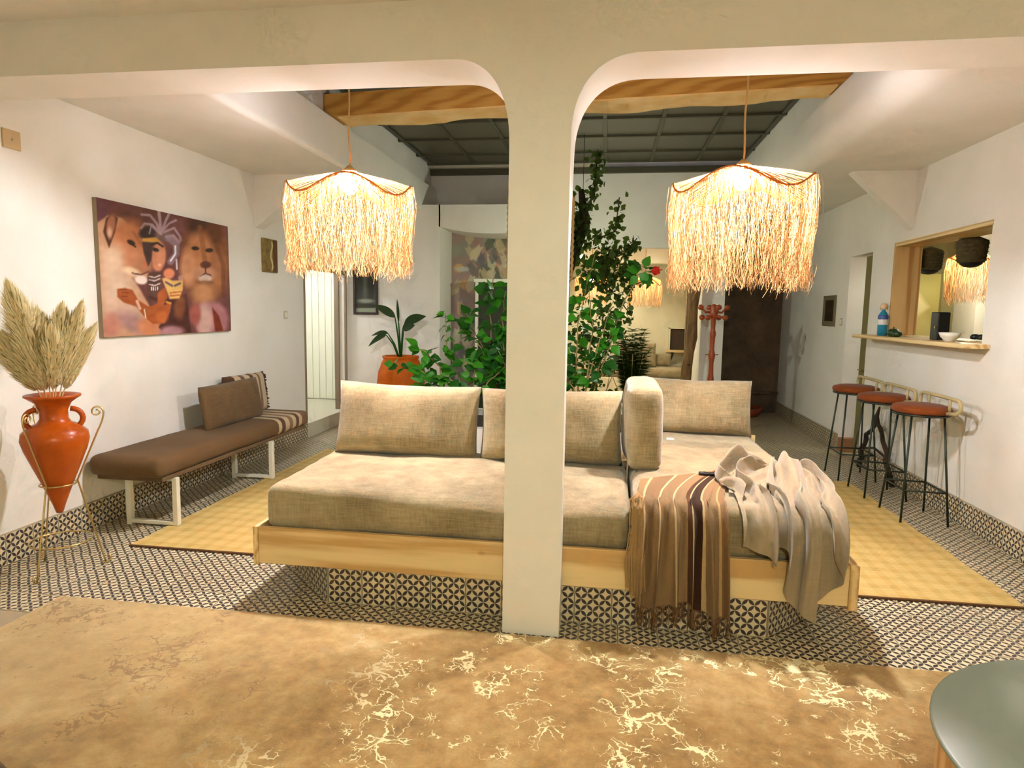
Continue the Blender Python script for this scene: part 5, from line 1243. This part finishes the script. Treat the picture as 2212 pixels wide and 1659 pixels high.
shrub(sh2, [[B2, (-0.35, 6.75, 0.9), (-0.42, 6.7, 1.4), (-0.40, 6.7, 1.95)], [B2, (-0.2, 6.75, 0.9), (-0.15, 6.7, 1.4), (-0.2, 6.7, 1.9)], [B2, (-0.1, 6.7, 0.9), (0.0, 6.65, 1.2), (0.08, 6.6, 1.5)], [B2, (-0.3, 6.7, 0.8), (-0.45, 6.65, 1.1), (-0.5, 6.6, 1.3)],
            [B2, (-0.1, 6.75, 1.0), (0.1, 6.7, 1.6), (0.28, 6.65, 2.0), (0.39, 6.6, 2.04)], [B2, (-0.2, 6.7, 0.9), (-0.1, 6.65, 1.25), (0.05, 6.6, 1.75)], [B2, (-0.3, 6.72, 1.0), (-0.3, 6.66, 1.5), (-0.15, 6.66, 2.2)]], 165, 0.12, [LEAF, LEAFD], 53)
for (p, d, s) in (((0.30, 6.6, 2.05), (-0.9, -0.1, 0.1), 0.14), ((0.33, 6.6, 2.08), (0.4, -0.1, 0.8), 0.12), ((0.34, 6.58, 2.03), (-0.1, -0.2, -0.9), 0.13), ((0.28, 6.6, 1.98), (-0.8, 0.1, -0.6), 0.12)):
    o = bpy.data.objects.new('leaf', LEAF); COL.objects.link(o); o.parent = sh2; o.matrix_local = Matrix.Translation(-sh2.location) @ leaf_matrix(Vector(p), d, (0, -1, 0.3), s)
fc = Vector((0.405, 6.58, 2.04))
PET, _, _ = leaf_mesh('petal', M['petal'], 0.5, 0.1, -0.3)
for k in range(5):
    a = 2*PI*k/5; d = Vector((0.7, math.cos(a)*0.75-0.1, math.sin(a)*0.75)); o = bpy.data.objects.new('petal', PET); COL.objects.link(o); o.parent = sh2
    o.matrix_local = Matrix.Translation(-sh2.location) @ leaf_matrix(fc, d, (1, 0, 0), 0.085)
obj('pistil', MB().tube([fc, fc+Vector((0.10, -0.02, 0.01))], 0.006, 6), M['petal'], sh2)
# ivy climbing a dark trunk
iv = thing('climbing_ivy', 'dark small-leaved ivy climbing a crooked trunk to the roof', 'vine', (-0.5, 7.4, 0.38))
obj('trunk', MB().tube([(-0.6, 7.4, 0.36), (-0.62, 7.4, 1.2), (-0.52, 7.38, 1.9), (-0.42, 7.36, 2.25), (-0.28, 7.34, 2.6), (-0.33, 7.34, 2.95)], [0.06, 0.06, 0.07, 0.08, 0.06, 0.03], 10), M['bark'], iv, True)
vine_paths = [[(-0.33, 7.3, 2.6), (-0.2, 7.3, 2.85), (-0.17, 7.3, 3.15), (-0.16, 7.3, 3.35)], [(-0.2, 7.3, 2.4), (0.05, 7.28, 2.5), (0.08, 7.26, 2.85)], [(-0.15, 7.3, 2.2), (0.15, 7.25, 2.25), (0.28, 7.22, 2.42)], [(-0.5, 7.3, 2.5), (-0.5, 7.3, 3.0)], [(-0.3, 7.3, 2.1), (0.0, 7.25, 1.9), (0.25, 7.2, 1.6)], [(-0.1, 7.3, 2.0), (0.2, 7.2, 2.1), (0.22, 7.2, 1.8)]]
cent = []
for k, b in enumerate(vine_paths):
    obj('vine', MB().tube(b, 0.006, 5), M['bark'], iv)
    for i in range(len(b)-1):
        for q in range(6): cent.append(tuple(np.array(b[i])+(np.array(b[i+1])-np.array(b[i]))*q/6))
ml = MB(); stuff_leaves(ml, cent, 700, 0.062, 61, (0.035, 0.03, 0.035))
stuff_leaves(ml, [(-0.42, 7.3, 2.62), (-0.5, 7.3, 2.75), (-0.35, 7.3, 2.45), (-0.48, 7.3, 2.4), (-0.12, 7.25, 2.12), (0.0, 7.25, 2.2)], 620, 0.07, 62, (0.09, 0.06, 0.12))
stuff_leaves(ml, [(-0.3, 7.25, 1.5), (-0.1, 7.2, 1.3), (-0.2, 7.2, 1.0), (0.0, 7.2, 1.7)], 420, 0.07, 63, (0.14, 0.06, 0.2))
obj('ivy_leaves', ml, M['leaf_olive'], iv, kind='stuff')
for k in range(7):
    x = -0.6+0.13*k; obj('bare_twig', MB().tube([(x, 6.95, 0.38), (x+0.08*math.sin(k*2), 6.9, 0.8), (x+0.16*math.sin(k*1.7+1), 6.85, 1.1+0.1*math.sin(k))], [0.008, 0.006, 0.003], 5), M['stem'], iv)
# bare bulb hanging among the ivy
gb = thing('garden_bulb', 'bare white bulb on a cord shining through the ivy', 'lamp', (-0.345, 8.2, 2.25))
obj('cord', MB().tube([(-0.345, 8.2, 2.33), (-0.345, 8.2, 3.0), (-0.345, 8.2, 3.75)], 0.004, 6), M['dark_metal'], gb)
obj('socket', MB().lathe([(0.012, 0.03), (0.016, 0.035), (0.016, 0.07), (0.008, 0.08)], (-0.345, 8.2, 2.285), 12), M['dark_metal'], gb, True)
bm = bmesh.new(); bmesh.ops.create_icosphere(bm, subdivisions=2, radius=0.034)
obj('bulb', MB().add([(v.co.x-0.345, v.co.y+8.2, v.co.z+2.285) for v in bm.verts], [[v.index for v in f.verts] for f in bm.faces]), bulb_mat('garden_bulb_glow', 620, NEAR_COL), gb, True); bm.free()
bulb_light(gb, (-0.345, 8.2, 2.285), 0.034, bpy.data.materials['garden_bulb_glow'])
# feathery fern
fe = thing('feathery_fern', 'soft feathery olive fern behind the corner of the chaise', 'fern', (0.27, 7.2, 0.38))
fm = MB(); r6 = np.random.default_rng(71)
for k in range(90):
    a = r6.uniform(0, 2*PI); L = r6.uniform(0.5, 0.95); h = r6.uniform(0.9, 1.55); pr_ = None
    for q in range(14):
        f = q/13; p = np.array([0.27+math.cos(a)*0.20*L*f, 7.2+math.sin(a)*0.2*L*f, 0.38+h*f-0.30*h*f*f]); 
        if pr_ is not None:
            for s in range(10):
                d = r6.normal(size=3); d[2] = abs(d[2])*0.2-0.05; d = d/np.linalg.norm(d)*0.075; w = np.cross(d, [0.1, 0.5, 1])*0.10
                fm.add([p-w, p+w, p+d], [(0, 1, 2)])
        pr_ = p
obj('fronds', fm, M['leaf_olive'], fe, kind='stuff')
for k in range(8):
    a = 2*PI*k/8; obj('frond_stem', MB().tube([(0.27, 7.2, 0.37), (0.27+0.1*math.cos(a), 7.2+0.1*math.sin(a), 0.95), (0.27+0.16*math.cos(a), 7.2+0.16*math.sin(a), 1.2)], 0.004, 5), M['stem'], fe)
# bird-of-paradise in the orange pot
px_, py_ = -2.77, 8.62
pp = thing('orange_clay_pot', 'big round orange clay pot by the cross wall', 'pot', (px_, py_, 0))
obj('pot_body', MB().lathe([(0.0, 0.0), (0.18, 0.0), (0.26, 0.18), (0.315, 0.42), (0.325, 0.6), (0.305, 0.78), (0.255, 0.92), (0.232, 0.955), (0.25, 0.98), (0.245, 1.0), (0.215, 1.0), (0.205, 0.95), (0.25, 0.8), (0.0, 0.78)], (px_, py_, 0), 40), M['terracotta_pot'], pp, True)
obj('soil', MB().lathe([(0.0, 0.9), (0.22, 0.9), (0.0, 0.88)], (px_, py_, 0), 24), M['bark'], pp)
bp = thing('broad_leaf_plant', 'dark broad-leaved plant growing in the orange pot', 'plant', (px_, py_, 0.88))
M['leaf_bird'] = translucent('olive_dark_leaf', (46, 66, 32), (60, 90, 34), 0.15, 0.4)
def big_leaf(base_, tip, stem0, w, droop=0.06):
    A, Bq = np.array(base_, float), np.array(tip, float); d = Bq-A; L = np.linalg.norm(d); d /= L; s = np.cross(d, [0, -1, 0.25]); s /= np.linalg.norm(s); P = []
    n = 9
    for k in range(n+1):
        f = k/n; c = A+d*L*f+np.array([0, 0, -droop*f*f]); ww = w*math.sin(PI*min(1, 0.04+0.96*f**0.8))**0.8 if k < n else 0.003; fo = np.array([0, -0.12*ww, 0.25*ww]); P += [c-s*ww+fo, c, c+s*ww+fo]
    mb = MB().add(P, [q for k in range(n) for q in ((3*k, 3*k+1, 3*k+4, 3*k+3), (3*k+1, 3*k+2, 3*k+5, 3*k+4))]); obj('leaf', mb, M['leaf_bird'], bp, True)
    S0 = np.array(stem0, float); mid = (S0+A)/2+np.array([0, 0, 0.06]); obj('stem', MB().tube([tuple(S0), tuple(mid), tuple(A)], [0.014, 0.011, 0.007], 6), M['leaf_dark'], bp, True)
c0 = (px_, py_, 0.9)
big_leaf((px_-0.08, py_, 1.52), (px_-0.36, py_-0.02, 1.70), c0, 0.055, 0.02); big_leaf((px_-0.03, py_, 1.45), (px_-0.05, py_, 1.82), c0, 0.02)
big_leaf((px_+0.05, py_, 1.42), (px_+0.36, py_-0.03, 1.60), c0, 0.065, 0.06); big_leaf((px_+0.03, py_-0.02, 1.35), (px_+0.22, py_-0.08, 1.44), c0, 0.06, 0.02)
big_leaf((px_-0.2, py_-0.02, 1.28), (px_-0.44, py_-0.05, 1.20), c0, 0.04, 0.08); big_leaf((px_-0.18, py_, 1.30), (px_-0.42, py_+0.02, 1.34), c0, 0.03, 0.08)

# ================================================================== FOREGROUND: GLASS TABLE, POUF
tx, ty, tr_, tz = 1.575, 1.80, 0.62, 0.46
gt = thing('round_glass_table', 'round frosted glass coffee table on a pale wooden drum at the rug edge', 'table', (tx, ty, 0.014))
obj('glass_top', MB().lathe([(0.0, tz-0.02), (tr_-0.008, tz-0.02), (tr_, tz-0.014), (tr_, tz-0.006), (tr_-0.008, tz), (0.0, tz)], (tx, ty, 0), 72), M['table_glass'], gt, 40)
obj('drum', MB().lathe([(tr_-0.035, 0.014), (tr_-0.025, 0.02), (tr_-0.025, tz-0.03), (tr_-0.035, tz-0.02)], (tx, ty, 0), 64), M['pine_z'], gt, 40)
obj('drum_rim', MB().tube([(tx+(tr_-0.03)*math.cos(2*PI*k/64), ty+(tr_-0.03)*math.sin(2*PI*k/64), tz-0.032) for k in range(64)], 0.010, 6, True), M['white_metal'], gt, True)
obj('under_disc', MB().lathe([(0.0, tz-0.06), (0.36, tz-0.06), (0.36, tz-0.022), (0.0, tz-0.022)], (tx, ty, 0), 48), mat('dark_under_disc', (84, 88, 66), 0.5), gt, 40)
pf = thing('round_pouf', 'taupe round pouf at the near edge of the rug', 'pouf', (-1.74, 1.08, 0.014))
obj('pouf_body', MB().lathe([(0.0, 0.014), (0.36, 0.016), (0.41, 0.06), (0.42, 0.2), (0.41, 0.34), (0.37, 0.41), (0.3, 0.43), (0.0, 0.435)], (-1.74, 1.08, 0), 48), fabric('taupe_wool', (140, 124, 104), (116, 100, 82)), pf, True)
obj('piping', MB().tube([(-1.74+0.385*math.cos(2*PI*k/48), 1.08+0.385*math.sin(2*PI*k/48), 0.402) for k in range(48)], 0.008, 6, True), M['brown_fabric'], pf, True)
